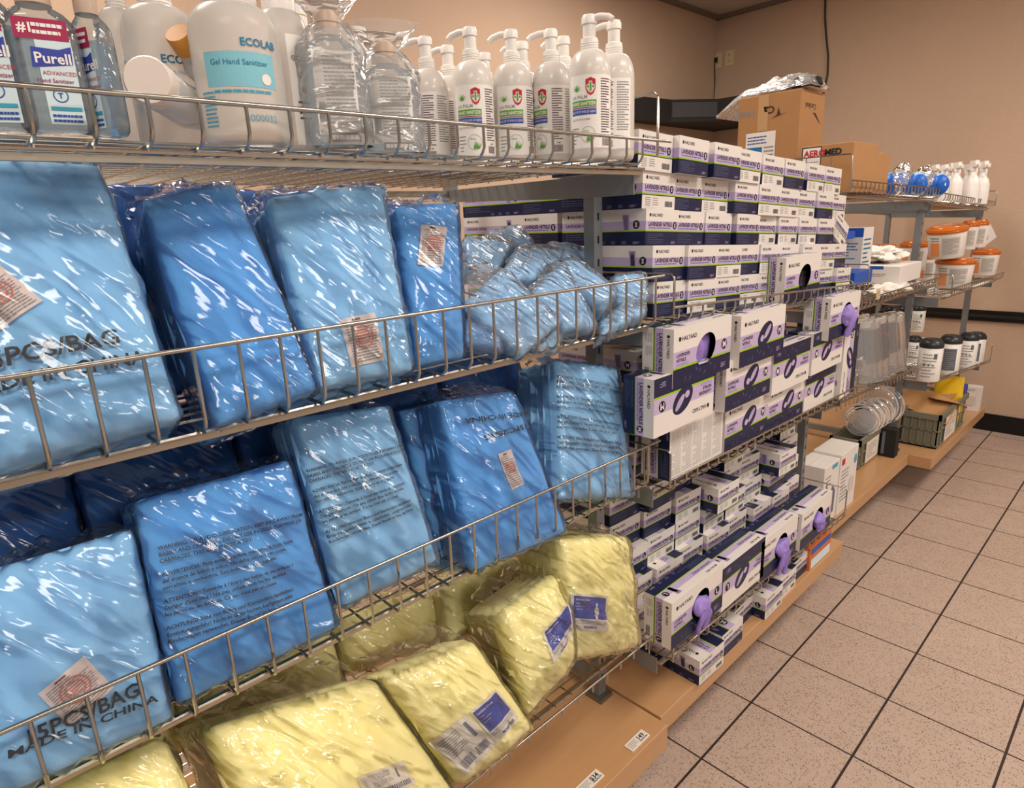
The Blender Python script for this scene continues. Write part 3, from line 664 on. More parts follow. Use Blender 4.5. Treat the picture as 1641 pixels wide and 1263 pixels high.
# upper basket
p = pk('gown_pack', 'large pale blue gown pack at the left of the upper basket, printed 15PCS/BAG', [(-150,800,-.012),(292,668,-.012),(158,262,-.165),(-190,250,-.165)], .12, 'gown_light', 1, flap=.035, bulge=.018, wr=.007)
L1 = p.W
def at_px(p, px, py):            # pack coordinates (metres) of a pixel on its front plane
    d = FF + RR*(px-CX)/FPX - UU*(py-CY)/FPX; t = np.dot(p.BL-CAM, p.n)/np.dot(d, p.n); X = CAM+d*t
    lo = X-p.BL; A_ = np.stack([p.BR-p.BL, p.TL-p.BL], 1); uv = np.linalg.lstsq(A_, lo, rcond=None)[0]
    for _ in range(8):
        u, v = uv; Q = (p.BL*(1-u)*(1-v)+p.BR*u*(1-v)+p.TR*u*v+p.TL*(1-u)*v); Ju = (p.BR-p.BL)*(1-v)+(p.TR-p.TL)*v; Jv = (p.TL-p.BL)*(1-u)+(p.TR-p.BR)*u
        uv = uv+np.linalg.lstsq(np.stack([Ju, Jv], 1), X-Q, rcond=None)[0]
    return uv[0]*p.W, uv[1]*p.H
def span(p, a, b_):               # start, length and angle of a baseline between two pixels
    x0, y0 = at_px(p, *a); x1, y1 = at_px(p, *b_); return x0, y0, math.hypot(x1-x0, y1-y0), math.atan2(y1-y0, x1-x0)
def line_text(p, st, a, b_, m='ink', nm='printed_text', size=None, bold=.02, off=.0012):
    x0, y0, L_, ang = span(p, a, b_); f = p.front(off); b = MB(); ca, sa = math.cos(ang), math.sin(ang)
    wd = text_geo(st, bold)[2]; sz = size or L_/wd; k = L_/wd
    b.text(st, sz, lambda x, y: f(x0+x*ca-y*sa, y0+x*sa+y*ca), m, width=L_, bold=bold); return b.build(nm, p.root)
def warn_block(p, a, b_, n=15):   # a, b_: first baseline pixels
    x0, y0, L_, ang = span(p, a, b_); wd = text_geo(WARN[1], .012)[2]
    return p.text(WARN, x0, y0, L_/wd, None, ang)
def card_px(p, bl, br, tl, style='tag', **k):
    x0, y0, w_, ang = span(p, bl, br); x1, y1 = at_px(p, *tl); return p.card(x0, y0, w_, math.hypot(x1-x0, y1-y0), ang, style, **k) if style != 'bar' else p.barlabel(x0, y0, w_, math.hypot(x1-x0, y1-y0), ang)
line_text(p, '15PCS/BAG', (-42,612), (190,562), size=None); line_text(p, 'MADE IN CHINA', (-62,652), (232,590))
card_px(p, (0,545), (68,498), (-52,470))
p = pk('gown_pack', 'medium blue gown pack with pleated side, second from left in upper basket', [(352,680,-.012),(512,622,-.012),(374,292,-.15),(228,322,-.15)], .115, 'gown_blue', 2, layers=7, flap=.055, bulge=.012)
p = pk('gown_pack', 'wide blue gown pack, card at its foot, third in the upper basket', [(512,622,-.012),(664,592,-.012),(612,296,-.13),(430,318,-.13)], .105, 'gown_light', 3, flap=.05, bulge=.010)
MATS['gown_mid'] = MATS['gown_light']; card_px(p, (560,592), (612,580), (556,515))
p = pk('gown_pack', 'narrow blue gown pack with stamped card, rightmost tall one of upper basket', [(668,588,-.05),(745,572,-.05),(732,325,-.15),(634,332,-.15)], .09, 'gown_blue', 4, flap=.05, bulge=.012)
card_px(p, (664,428), (702,433), (662,363))
def q3(x0, x1, ya, yb, za, zb_): return [('p',x0,ya,za),('p',x0,yb,za),('p',x1,yb,zb_),('p',x1,ya,zb_)]
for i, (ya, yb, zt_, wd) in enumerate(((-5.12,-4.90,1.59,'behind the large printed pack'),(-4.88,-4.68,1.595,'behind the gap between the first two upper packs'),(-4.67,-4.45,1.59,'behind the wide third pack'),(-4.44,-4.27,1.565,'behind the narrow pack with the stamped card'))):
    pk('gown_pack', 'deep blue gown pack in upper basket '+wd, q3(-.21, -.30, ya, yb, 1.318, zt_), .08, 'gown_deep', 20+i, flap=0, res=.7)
# lower basket
p = pk('gown_pack', 'pale blue gown pack with diamond-set card, left end of the lower basket', [(-150,1345,-.012),(278,1152,-.012),(212,850,-.10),(-180,965,-.10)], .10, 'gown_light', 6, flap=.018, bulge=.012)
card_px(p, (32,1138), (96,1080), (110,1160)) if False else card_px(p, (110,1162), (180,1100), (34,1136))
line_text(p, '15PCS/BAG', (38,1192), (222,1112)); line_text(p, 'MADE IN CHINA', (10,1212), (252,1122), size=.012)
p = pk('gown_pack', 'blue gown pack with black warning print, second from left in lower basket', [(292,1128,-.012),(540,1005,-.012),(466,738,-.10),(218,806,-.10)], .10, 'gown_blue', 7, flap=.015, bulge=.012, wr=.006)
warn_block(p, (250,882), (478,828))
p = pk('gown_pack', 'pale blue gown pack with clear warning print, middle of the lower basket', [(552,972,-.012),(703,898,-.012),(622,652,-.10),(470,672,-.10)], .09, 'gown_light', 8, flap=.035, bulge=.010, wr=.003)
warn_block(p, (488,758), (643,716))
p = pk('gown_pack', 'blue gown pack with upside-down print and small card in the lower basket', [(762,915,-.005),(908,852,-.005),(822,628,-.10),(704,645,-.10)], .13, 'gown_blue', 9, layers=8, flap=.04, bulge=.008)
line_text(p, 'MADE IN CHINA', (842,660), (740,672), size=.013); line_text(p, '15PCS/BAG', (838,680), (766,700), size=.013); card_px(p, (812,786), (834,776), (788,730))
p = pk('gown_pack', 'pale blue gown pack with warning print, right end of the lower basket', [(897,800,-.01),(1014,796,-.01),(990,592,-.10),(888,578,-.10)], .10, 'gown_light', 10, flap=.02, bulge=.014)
warn_block(p, (890,606), (996,628))
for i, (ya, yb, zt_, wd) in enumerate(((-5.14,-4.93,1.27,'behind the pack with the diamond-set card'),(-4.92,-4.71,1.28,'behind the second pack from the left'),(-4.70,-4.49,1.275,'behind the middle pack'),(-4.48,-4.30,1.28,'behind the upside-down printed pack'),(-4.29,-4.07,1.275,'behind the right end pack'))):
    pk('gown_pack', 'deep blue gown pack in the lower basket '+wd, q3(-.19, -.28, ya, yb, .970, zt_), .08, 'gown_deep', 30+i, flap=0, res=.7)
pk('gown_pack', 'blue gown pack squeezed between the middle and the upside-down printed pack', [(700,885,-.10),(770,850,-.10),(690,650,-.17),(640,660,-.17)], .06, 'gown_blue', 36, flap=0, res=.7)
# lowest shelf, yellow
YB = 'yellow gown pack'
def yk(label, q, th, seed, **k): return pk('yellow_gown_pack', label, q, th, 'gown_yellow', seed, cat=YB, wr=k.pop('wr', .006), layers=k.pop('layers', 7), r=.016, crump=1.3, film='film_small', **k)
yk('yellow isolation gown pack at the bottom left corner, mostly cut off', [(-120,1560,.03),(350,1380,.03),(268,1172,-.08),(-90,1330,-.08)], .10, 40, flap=.03)
p = yk('large yellow isolation gown pack with barcode label near the bottom edge', [(440,1440,.04),(745,1290,.04),(600,1085,-.08),(330,1165,-.08)], .13, 41, flap=.07, bulge=.03)
card_px(p, (570,1285), (655,1255), (540,1250), 'bar')
p = yk('yellow isolation gown pack with blue and white labels, leaning at the shelf front', [(742,1262,.045),(860,1168,.045),(756,1022,-.06),(614,1085,-.06)], .10, 42, flap=.05, bulge=.022)
card_px(p, (783,1190), (823,1149), (743,1138), 'label'); card_px(p, (742,1242), (783,1192), (708,1176), 'bar')
p = yk('folded yellow isolation gown pack with deep pleats, between two labelled packs', [(846,1152,.03),(926,1060,.03),(908,905,-.05),(800,985,-.05)], .15, 43, layers=5, flap=.06, bulge=.02, wr=.010)
card_px(p, (872,1062), (912,1012), (878,1000), 'label')
p = yk('yellow isolation gown pack beside the glove boxes, with blue label at its left edge', [(918,1058,.02),(1026,1040,.02),(1008,858,-.05),(896,862,-.05)], .12, 44, flap=.035, bulge=.016)
card_px(p, (912,1008), (962,1010), (908,950), 'label')
for i, (q, wd) in enumerate((([(560,1080,-.20),(740,1010,-.20),(715,935,-.26),(540,985,-.26)], 'behind the labelled leaning pack'), ([(720,1030,-.16),(860,960,-.16),(845,885,-.24),(705,925,-.24)], 'behind the deeply pleated pack'), ([(300,1190,-.20),(560,1100,-.20),(530,1005,-.26),(270,1070,-.26)], 'behind the pack with barcode label'), ([(860,960,-.15),(980,930,-.15),(975,842,-.22),(850,860,-.22)], 'behind the pack beside the glove boxes'), ([(60,1290,-.2),(300,1200,-.2),(280,1085,-.26),(30,1150,-.26)], 'behind the cut off corner pack'))):
    yk('yellow isolation gown pack, lowest shelf, '+wd, q, .10, 50+i, flap=.03, res=.7)
# small loose gown bags in the upper basket
def loose(label, q, th, seed, cl='gown_light', **k): return pk('loose_gown_bag', label, q, th, cl, seed, cat='gown bag', layers=2, r=th*.30, res=1.6, bulge=.004, wr=.004, film='film_loose', crump=1.0, **k)
loose('small folded gown bag tilted at the back left of the loose pile', [(748,436,-.20),(800,432,-.20),(824,388,-.26),(746,379,-.27)], .03, 60, flap=.02)
loose('small folded gown bag at the very top of the loose pile', [(785,392,-.30),(858,392,-.30),(830,362,-.36),(780,374,-.36)], .03, 61, flap=.02)
loose('small gown bag lying against the glove boxes at the pile back', [(880,428,-.20),(944,430,-.20),(948,404,-.25),(880,388,-.27)], .035, 62, flap=.03)
loose('small gown bag set upright behind the right half of the pile', [(900,440,-.26),(948,440,-.26),(946,392,-.30),(905,392,-.30)], .03, 63, flap=.005)
loose('small gown bag with zip top in the middle of the pile back', [(800,450,-.13),(880,450,-.13),(905,400,-.22),(830,395,-.22)], .03, 64, flap=.06, flapw=1.5)
loose('small gown bag under the pile at the basket floor, left', [(742,548,-.06),(806,562,-.03),(800,536,-.04),(744,498,-.10)], .03, 65, 'gown_blue', flap=.01)
loose('small gown bag slipping to the basket floor in the pile middle', [(850,562,-.03),(892,566,-.03),(904,530,-.04),(868,520,-.05)], .02, 66, flap=.015)
loose('large loose gown bag set diagonally at the front left of the pile', [(836,572,-.016),(900,516,-.016),(806,430,-.10),(746,484,-.07)], .03, 67, flap=.05, flapw=.6)
loose('loose gown bag lying diagonally in the middle of the pile front', [(908,528,-.02),(958,524,-.02),(902,420,-.11),(852,468,-.08)], .035, 68, flap=.02)
loose('glossy rolled gown bag on top of the pile front', [(968,500,-.03),(992,466,-.03),(922,412,-.13),(884,420,-.12)], .04, 69, flap=.01)
loose('loose gown bag sloping at the right of the pile front', [(962,542,-.02),(1036,505,-.02),(1030,462,-.06),(962,512,-.05)], .03, 70, flap=.01)
loose('loose gown bag at the right end of the basket, against the end wires', [(990,500,-.04),(1040,482,-.03),(1036,436,-.08),(984,440,-.09)], .04, 71, flap=.012)

# ------------------------------------------------------------------ sanitizer bottles on the top shelf
ZB = 1.6305
def solve_x(px, py, z):
    lo, hi = -1.2, .2
    for _ in range(50):
        m = (lo+hi)/2
        if onx(px, py, m)[2] > z: lo = m
        else: hi = m
    return m
def ell_fn(rx, ry, ex, a0, off=.0006, prof=None):
    """label surface: s metres around from angle a0, z height"""
    rm = (rx+ry)/2
    def f(s_, z):
        a = a0+s_/rm; ca, sa = math.cos(a), math.sin(a); k = 1 if prof is None else prof(z)
        return V3((rx*k+off)*math.copysign(abs(ca)**(2/ex), ca), (ry*k+off)*math.copysign(abs(sa)**(2/ex), sa), z)
    return f
def face_angle(p): return math.atan2(CAM[1]-p[1], CAM[0]-p[0])
def pump(t, z, r, ang, s=1.0, m='plastic_white', neck='plastic_white', long=.036):
    b = MB(); b.loft([(z-.002, r*.42, r*.42),(z+.012*s, r*.42, r*.42),(z+.018*s, r*.40, r*.40),(z+.020*s, r*.30, r*.30),(z+.040*s, r*.30, r*.30)], m, 20)
    for q in range(3): b.tube([(r*.425*math.cos(a), r*.425*math.sin(a), z+.003+.004*q) for a in np.linspace(0, 2*PI, 20)], .0007, m, 4)
    b.build('pump_collar', t)
    b = MB(); zt = z+.040*s; b.loft([(zt, r*.36, r*.36),(zt+.010*s, r*.36, r*.36),(zt+.014*s, r*.30, r*.30),(zt+.015*s,.001,.001)], m, 18)
    ca, sa = math.cos(ang), math.sin(ang); b.tube([(0,0,zt+.009*s),(ca*.5*long,sa*.5*long,zt+.0095*s),(ca*.85*long,sa*.85*long,zt+.006*s),(ca*long,sa*long,zt+.001*s)], .0052*s, m, 10)
    b.build('pump_head', t); return zt+.015*s
def round_body(r, h, top=.42, base=.93, sh=.78):
    P = [(0.0, r*base*.9, r*base*.9), (.003, r*base, r*base), (.010, r, r), (h*sh, r, r)]
    for k in range(1, 9):
        a = k/8*PI/2; P.append((h*sh+(h*(1-sh))*math.sin(a), r*top+(r-r*top)*math.cos(a), r*top+(r-r*top)*math.cos(a)))
    return P
def palm_bottle(px, top, label, turn, pump_dir, h=.250, x=None):
    x = solve_x(px, top, ZB+h) if x is None else x
    p = onx(px, top, x); t = thing('pump_bottle', label, 'bottle', (p[0], min(p[1], -3.97), ZB)); r = .0385; hb = .190; KZ = lambda g: (lambda q, z: g(q*1.12+.004, .020+(z-.022)*1.17))
    b = MB(); b.loft(round_body(r, hb, .45), 'frosted_white', 36); b.build('bottle_body', t)
    a0 = face_angle(p)+turn; F = KZ(ell_fn(r, r, 2, a0, .0004)); F2 = KZ(ell_fn(r, r, 2, a0, .0008)); F3 = KZ(ell_fn(r, r, 2, a0, .0012))
    b = MB(); b.rect(F, -.045, .022, .062, .128, 'paper_white', 26, 1)
    X = -.040      # front panel
    for k in range(7):
        a = PI*(.08+.14*k); b.poly(F2, [(X+.010, .1045), (X+.010+.0045*math.cos(a)-.001, .106+.004*math.sin(a)), (X+.010+.010*math.cos(a), .106+.010*math.sin(a)), (X+.010+.0045*math.cos(a)+.001, .106+.0035*math.sin(a))], 'leaf_green')
    b.text('LA PALM', .0072, F2, 'ink_grey', X+.001, .0945, bold=.01)
    sh = [(X+.026,.121),(X+.034,.124),(X+.042,.121),(X+.042,.108),(X+.039,.101),(X+.034,.098),(X+.029,.101),(X+.026,.108)]
    b.poly(F2, sh, 'ink_red'); b.rect(F3, X+.0315, .1035, X+.0365, .1185, 'paper_white'); b.rect(F3, X+.0275, .1085, X+.0405, .1135, 'paper_white')
    F4 = KZ(ell_fn(r, r, 2, a0, .0015)); b.rect(F4, X+.0325, .1045, X+.0355, .1175, 'leaf_green'); b.rect(F4, X+.0285, .1095, X+.0395, .1125, 'leaf_green')
    b.rect(F2, X, .083, X+.043, .092, 'leaf_green', 6, 1); b.text('HAND SANITIZER', .0068, F3, 'paper_white', X+.001, .0848, bold=.02, width=.041)
    b.rect(F2, X, .0805, X+.043, .082, 'ink_magenta', 6, 1); b.rect(F2, X, .071, X+.043, .0795, 'ink_blue', 6, 1); b.text('KILLS UP TO 99.9% OF GERMS', .005, F3, 'paper_white', X+.001, .0735, width=.041)
    b.text('KILLS UP TO 99.9% OF GERMS', .004, F2, 'ink_plum', X+.001, .063, width=.032)
    b.lines(F2, X, .028, X+.014, .055, 5, 'ink_grey', 3, .3)
    b.ring(F2, X+.029, .042, .012, .0006, 'ink_grey'); b.text('Aloe', .005, F2, 'leaf_green', X+.021, .046)
    for q in range(5): b.poly(F2, [(X+.026+q*.002, .032), (X+.030+q*.0022, .046-q*.0012), (X+.029+q*.002, .032)], 'leaf_green')
    b.lines(F2, .011, .044, .030, .124, 22, 'ink_plum', 2, .42); b.barcode(F2, .013, .025, .029, .036, 'ink_plum', 4); b.text('4.49', .004, F2, 'ink_plum', .018, .038, bold=.02)
    b.lines(F2, .036, .05, .058, .124, 20, 'ink_grey', 7, .4)
    b.build('wrap_label', t)
    pump(t, hb, r, pump_dir, 1.08, long=.045); return t
mat('paper_white', (238,234,228), .45); mat('cap_cream', (228,216,206), .4); mat('frosted_white', (238,232,224), .3, trans=.25, ior=1.3, coat=.2)
mat('ecolab_body', (238,236,232), .25, trans=.5, ior=1.2); mat('label_soft', (206,226,232), .5)
TW = -2.35
palm_bottle(752, 43, 'white pump bottle with red shield label, third from the end, pump over its neighbour', 0.18, 3.6)
palm_bottle(818, 47, 'white pump bottle partly hidden behind the third-last one, red shield label showing', 0.28, 3.6)
palm_bottle(882, 46, 'white pump bottle with green palm label, just left of the tallest pump', -.55+.1, 3.7)
palm_bottle(944, 23, 'foremost white pump bottle with palm and red shield label, reaching highest', 0.1, -.3+.6)
palm_bottle(998, 36, 'last white pump bottle at the right end of the top shelf', -1.0, 3.5)
palm_bottle(680, 58, 'white pump bottle standing behind, just right of the bagged bottles', -.75, 3.8)
for px, py, wd in ((716,72,'leftmost of the rear row, nozzle left of the shield label'), (836,66,'rear row, seen between two shield labels'), (776,84,'rear row, mostly hidden in the middle'), (912,60,'rear row, just behind the tallest pump')):
    palm_bottle(px, py, 'white pump bottle '+wd, -.5, 3.6)
def at_shelf(pxl, pxr, pyb, x):
    p = onx((pxl+pxr)/2, pyb, x); d = (pxr-pxl)*np.dot(p-CAM, FF)/FPX; return V3(p[0], p[1], ZB), d
def gel_bottle(pxl, pxr, x, hb, label, turn, cap_h=.03, bag=False, back=False, depth=.62):
    p, d = at_shelf(pxl, pxr, 130, x); rx, ry = d/2, d/2*depth; ang = face_angle(p)+turn+PI/2
    t = thing('gel_bottle', label, 'bottle', tuple(p), rot=(0,0,ang)); ex = 3.0
    prof = [(0,rx*.8,ry*.8),(.004,rx*.95,ry*.95),(.012,rx,ry),(hb*.80,rx*.98,ry*.98),(hb*.88,rx*.93,ry*.95),(hb*.95,rx*.72,ry*.85),(hb,rx*.42,ry*.66),(hb+.006,rx*.40,rx*.40)]
    b = MB(); b.loft(prof, 'gel', 36, ex); b.build('bottle_body', t)
    b = MB(); b.loft([(.004,rx*.88,ry*.86),(.010,rx*.93,ry*.9),(hb*.78,rx*.92,ry*.88),(hb*.781,rx*.1,ry*.1)], 'gel_liquid', 30, ex); b.build('gel', t)
    b = MB(); b.loft([(hb+.002,rx*.46,rx*.46),(hb+cap_h*.8,rx*.45,rx*.45),(hb+cap_h,rx*.40,rx*.40)], 'cap_taupe', 24); b.loft([(hb+cap_h*.55,rx*.475,rx*.475),(hb+cap_h*.6,rx*.475,rx*.475)], 'cap_taupe', 24); b.build('cap', t)
    f = lambda o: plane_fn((-rx*.70, -ry*.99-o, 0), (1,0,0), (0,0,1)); w_ = rx*1.4; F, F2, F3 = f(.0004), f(.0009), f(.0013); b = MB()
    if not back:
        b.rect(F, w_*.35, hb*.06, w_, hb*.74, 'label_soft'); b.rect(F2, w_*.02, hb*.72, w_*.98, hb*.88, 'ink_magenta'); b.text('#1', hb*.10, F3, 'paper_white', w_*.1, hb*.77, bold=.03); b.lines(F3, w_*.35, hb*.75, w_*.9, hb*.86, 2, 'paper_white', 3, .5)
        b.poly(F2, [(w_*.22,hb*.50),(w_*.96,hb*.54),(w_*.98,hb*.68),(w_*.75,hb*.65),(w_*.26,hb*.66)], 'label_blue'); b.text('Purell', hb*.115, F3, 'paper_white', w_*.28, hb*.54, bold=.02)
        b.text('ADVANCED', hb*.045, F2, 'ink_red', w_*.38, hb*.45); b.text('Hand Sanitizer', hb*.045, F2, 'ink_magenta', w_*.25, hb*.39, bold=.01)
        b.ring(F2, w_*.62, hb*.29, hb*.055, hb*.008, 'ink_blue'); b.text('T', hb*.06, F2, 'ink_blue', w_*.62, hb*.27, 'c', bold=.03); b.rect(F2, w_*.4, hb*.17, w_*.96, hb*.2, 'ink_teal'); b.lines(F2, w_*.4, hb*.07, w_*.95, hb*.15, 2, 'ink_blue', 4, .5)
    else:
        b.rect(F, w_*.05, hb*.10, w_*1.0, hb*.86, 'paper_white'); b.lines(F2, w_*.28, hb*.2, w_*.97, hb*.83, 18, 'ink_grey', 5, .4); b.barcode(F2, w_*.1, hb*.22, w_*.24, hb*.4, 'ink', 5); b.rect(F2, w_*.26, hb*.03, w_*.98, hb*.12, 'ink'); b.lines(F3, w_*.3, hb*.04, w_*.95, hb*.11, 1, 'paper_white', 3, .6)
    b.build('printed_label', t)
    if bag:
        b = MB(); prof = []; n = 40; vs = []; H_ = hb+.055; K = 16
        for k in range(K+1):
            z = H_*k/K; q = 1.12 if z < hb*.9 else max(.42, 1.12-(z-hb*.9)/.02*.35); q = q if z < hb+.02 else .42+.75*(z-hb-.02)/.035
            for i in range(n):
                a = 2*PI*i/n; cr = 1+.07*noise.noise(Vector((math.cos(a)*3, math.sin(a)*3, z*40)))+.05*math.sin(11*a)*(z > hb*.85)
                ca, sa = math.cos(a), math.sin(a); vs.append((rx*q*cr*math.copysign(abs(ca)**.75, ca), max(ry, rx*.6 if z > hb*.9 else ry)*q*cr*math.copysign(abs(sa)**.75, sa), z+.0005))
        b.add(vs, [(k*n+i, k*n+(i+1) % n, (k+1)*n+(i+1) % n, (k+1)*n+i) for k in range(K) for i in range(n)], 'film_frost', True); b.build('plastic_bag', t)
    return t
gel_bottle(-62, 38, -.06, .118, 'clear gel bottle cut off by the left edge of the photo', -.2)
gel_bottle(28, 132, -.05, .112, 'clear blue gel bottle with red and blue printed label, second from the left', .05)
gel_bottle(124, 196, -.055, .112, 'clear gel bottle turned half sideways beside the labelled gel bottle', -.95, depth=.6)
gel_bottle(486, 582, -.05, .128, 'bagged gel bottle showing its text-filled back label', .05, bag=True, back=True)
gel_bottle(572, 668, -.10, .118, 'bagged gel bottle whose label is veiled by crumpled plastic', .1, bag=True, back=True)
# second crumpled bag to the right
def round_bottle(pxl, pxr, x, hb, label, kind):
    p, d = at_shelf(pxl, pxr, 130, x); r = d/2; t = thing('pump_bottle' if kind == 'pump' else 'round_bottle', label, 'bottle', tuple(p)); a0 = face_angle(p)
    b = MB(); body = round_body(r, hb, .5); b.loft(body, 'ecolab_body', 40); b.build('bottle_body', t)
    F = ell_fn(r, r, 2, a0, .0005); F2 = ell_fn(r, r, 2, a0, .001); b = MB()
    if kind == 'clear':
        b.rect(F, -r*.75, hb*.38, r*.85, hb*.62, 'ink_teal_soft', 16, 1); b.text('ECOLAB', hb*.075, F2, 'ecolab_blue', r*.1, hb*.66, bold=.03); b.text('Gel Hand Sanitizer', hb*.055, F2, 'ecolab_blue', -r*.6, hb*.53)
        b.disc(F2, r*.6, hb*.44, r*.12, r*.12, 'paper_white', 14); b.lines(F2, -r*.6, hb*.33, r*.7, hb*.37, 1, 'ink_teal', 4, .5); b.text('6000032', hb*.07, F2, 'ink_teal', 0, hb*.14); b.lines(F2, -r*.95, hb*.1, -r*.6, hb*.36, 9, 'ink_teal', 7, .5)
        b.build('printed_label', t); b = MB(); b.loft([(hb-.002,r*.54,r*.54),(hb+.004,r*.60,r*.60),(hb+.012,r*.60,r*.60),(hb+.016,r*.5,r*.5),(hb+.03,r*.48,r*.48)], 'plastic_white', 28); b.build('cap', t)
    elif kind == 'pump':
        b.text('ECOLAB', hb*.075, F2, 'ecolab_blue', -r*.1, hb*.58, bold=.03); b.text('Foam Hand Soap', hb*.04, F2, 'ink_teal', -r*.1, hb*.51); b.poly(F2, [(r*.5,hb*.3),(r*.8,hb*.27),(r*.8,hb*.42),(r*.5,hb*.45)], 'ecolab_blue')
        b.build('printed_label', t); pump(t, hb, r, 3.4, 1.2, long=.05)
    elif kind == 'flip':
        b = MB(); b.rect(F, r*.1, hb*.02, r*1.1, hb*.8, 'paper_white', 8, 1); b.text('eco', hb*.08, F2, 'ink_grey', r*.2, hb*.62); b.disc(F2, r*.55, hb*.52, r*.14, r*.14, 'leaf_green', 12); b.disc(F2, r*.60, hb*.42, r*.12, r*.12, 'ink_red', 12); b.lines(F2, r*.3, hb*.2, r*.8, hb*.35, 4, 'ink_plum', 4, .4); b.build('printed_label', t)
        b = MB(); b.loft([(hb-.002,r*.62,r*.62),(hb+.03,r*.60,r*.60),(hb+.034,r*.55,r*.55)], 'plastic_white', 24); b.loft([(hb+.018,r*.64,r*.64),(hb+.0195,r*.64,r*.64)], 'ivory', 24); b.build('flip_cap', t)
    return t
mat('ink_teal_soft', (130,196,212), .5)
round_bottle(318, 452, -.075, .152, 'large clear round gel bottle with teal band label', 'clear')
round_bottle(214, 326, -.17, .165, 'clear pump bottle standing behind the lying white-capped bottle', 'pump')
round_bottle(176, 240, -.22, .17, 'narrow white pump bottle behind the gel bottles', 'pump')
round_bottle(420, 502, -.10, .165, 'tall cloudy bottle with ribbed white flip cap', 'flip')
round_bottle(468, 512, -.26, .195, 'white flip-cap bottle peeking out behind the bagged gel bottle', 'flip')
round_bottle(556, 604, -.28, .185, 'white flip-cap bottle behind the two bagged gel bottles', 'flip')
def lying_bottle(a, c, r, label, capmat, capr, caplen, bm='ecolab_body', nm='lying_bottle'):
    a, c = np.array(a), np.array(c); L_ = np.linalg.norm(c-a); z = unit(c-a); x = unit(np.cross(V3(0,0,1), z)); y = np.cross(z, x); R = np.stack([x, y, z], 1)
    t = thing(nm, label, 'bottle', tuple(c)); 
    b = MB(); b.loft([(0,capr*.93,capr*.93),(.002,capr,capr),(caplen,capr,capr)], capmat, 28, R=R, off=a-c)
    for k in range(28): pass
    b.build('cap', t)
    b = MB(); b.loft([(caplen,capr*.85,capr*.85),(caplen+.008,capr*.9,capr*.9),(caplen+.02,r,r),(L_-.01,r,r),(L_,r*.85,r*.85)], bm, 28, R=R, off=a-c)
    b.build('bottle_body', t); return t
lying_bottle(onx(236,128,-.03), onx(322,188,-.20), .024, 'white bottle lying on its side with a large round white cap', 'cap_cream', .024, .026, 'ecolab_body')
lying_bottle(onx(284,52,-.10), onx(330,122,-.13), .018, 'small clear bottle with an amber cap leaning upside the clear pump bottle', 'amber', .015, .022)

# ------------------------------------------------------------------ things on the wall
o = None
def outlet(px, py, label, plug):
    p = ony(px, py, BY); t = thing('outlet_plate', label, 'outlet', tuple(p)); b = MB(); b.box((-.036,-.006,-.057),(.036,0,.057),'ivory'); ob = b.build('plate', t); m = ob.modifiers.new('b','BEVEL'); m.width = .002
    b = MB()
    for z in (-.022, .022): b.box((-.014,-.008,z-.014),(.014,-.006,z+.014),'ivory'); b.box((-.007,-.0085,z-.006),(-.004,-.008,z+.006),'black'); b.box((.004,-.0085,z-.006),(.007,-.008,z+.006),'black')
    b.build('socket', t)
outlet(1150, 97, 'ivory wall plate in the room corner with a cable hanging from it', True); outlet(1169, 93, 'ivory wall plate without a cable, right of the other one', False)
p = ony(1149, 97, BY); q = ony(1145, 160, BY)
b = MB(); b.box((p[0]-.012, BY-.035, p[2]-.015), (p[0]+.012, BY-.009, p[2]+.015), 'black'); b.tube([p+V3(0,-.03,0), p+V3(0,-.035,-.03), (p+q)/2+V3(.004,-.02,0), q+V3(0,-.02,-.1)], .004, 'cable')
tag(b.build('power_cable'), 'short black cable plugged into the corner wall plate', 'cable')
b = MB(); pts = [ony(*k, BY)+V3(0,-.012,0) for k in ((1323,-6),(1323,30),(1325,60),(1328,90),(1327,120),(1322,142),(1318,160))]; pts[0][2] = CZ-.02; b.tube(pts, .0065, 'cable', 8)
tag(b.build('hanging_cable'), 'long dark cable hanging down the far wall from the ceiling', 'cable')
zb = ony(1132, 213, BY)[2]
def onz(px, py, z):
    d = FF + RR*(px-CX)/FPX - UU*(py-CY)/FPX; return CAM+d*(z-CAM[2])/d[2]
c1, c2, c3 = onz(1030, 194, zb), onz(1075, 195.5, zb), onz(1150, 194, zb)
_d = FF+RR*(1077-CX)/FPX-UU*(161-CY)/FPX; zt = (CAM+_d*np.dot(c2-CAM, FF))[2]
poly = [(LX+.001, BY-.001), (LX+.001, c1[1]-.3), (c1[0], c1[1]-.3), (c2[0], c2[1]), (c3[0], c3[1]), (c3[0]+.45, c3[1]+.02), (c3[0]+.45, BY-.001)]
b = MB(); n = len(poly); b.add([(x, y, zb) for x, y in poly]+[(x, y, zt) for x, y in poly], [tuple(range(n)), tuple(range(n, 2*n))[::-1]]+[(i, n+i, n+(i+1) % n, (i+1) % n) for i in range(n)], 'black_matte')
t = thing('wall_cabinet', 'large black cabinet mounted high in the corner of the room', 'cabinet', (0,0,0)); b.build('cabinet_body', t)
b = MB(); u_ = unit(np.array([c3[0]-c2[0], c3[1]-c2[1], 0])); nn = V3(u_[1], -u_[0], 0)*.004; L_ = np.linalg.norm(c3-c2)
q = [V3(c2[0],c2[1],zb+.03)+u_*L_*.02+nn, V3(c2[0],c2[1],zb+.03)+u_*L_*.98+nn, V3(c2[0],c2[1],zt-.02)+u_*L_*.98+nn, V3(c2[0],c2[1],zt-.02)+u_*L_*.02+nn]
b.quad(*q, 'slate_dark') if 'slate_dark' in MATS else (mat('slate_dark', (52,50,52), .5), b.quad(*q, 'slate_dark')); b.build('front_panel', t)

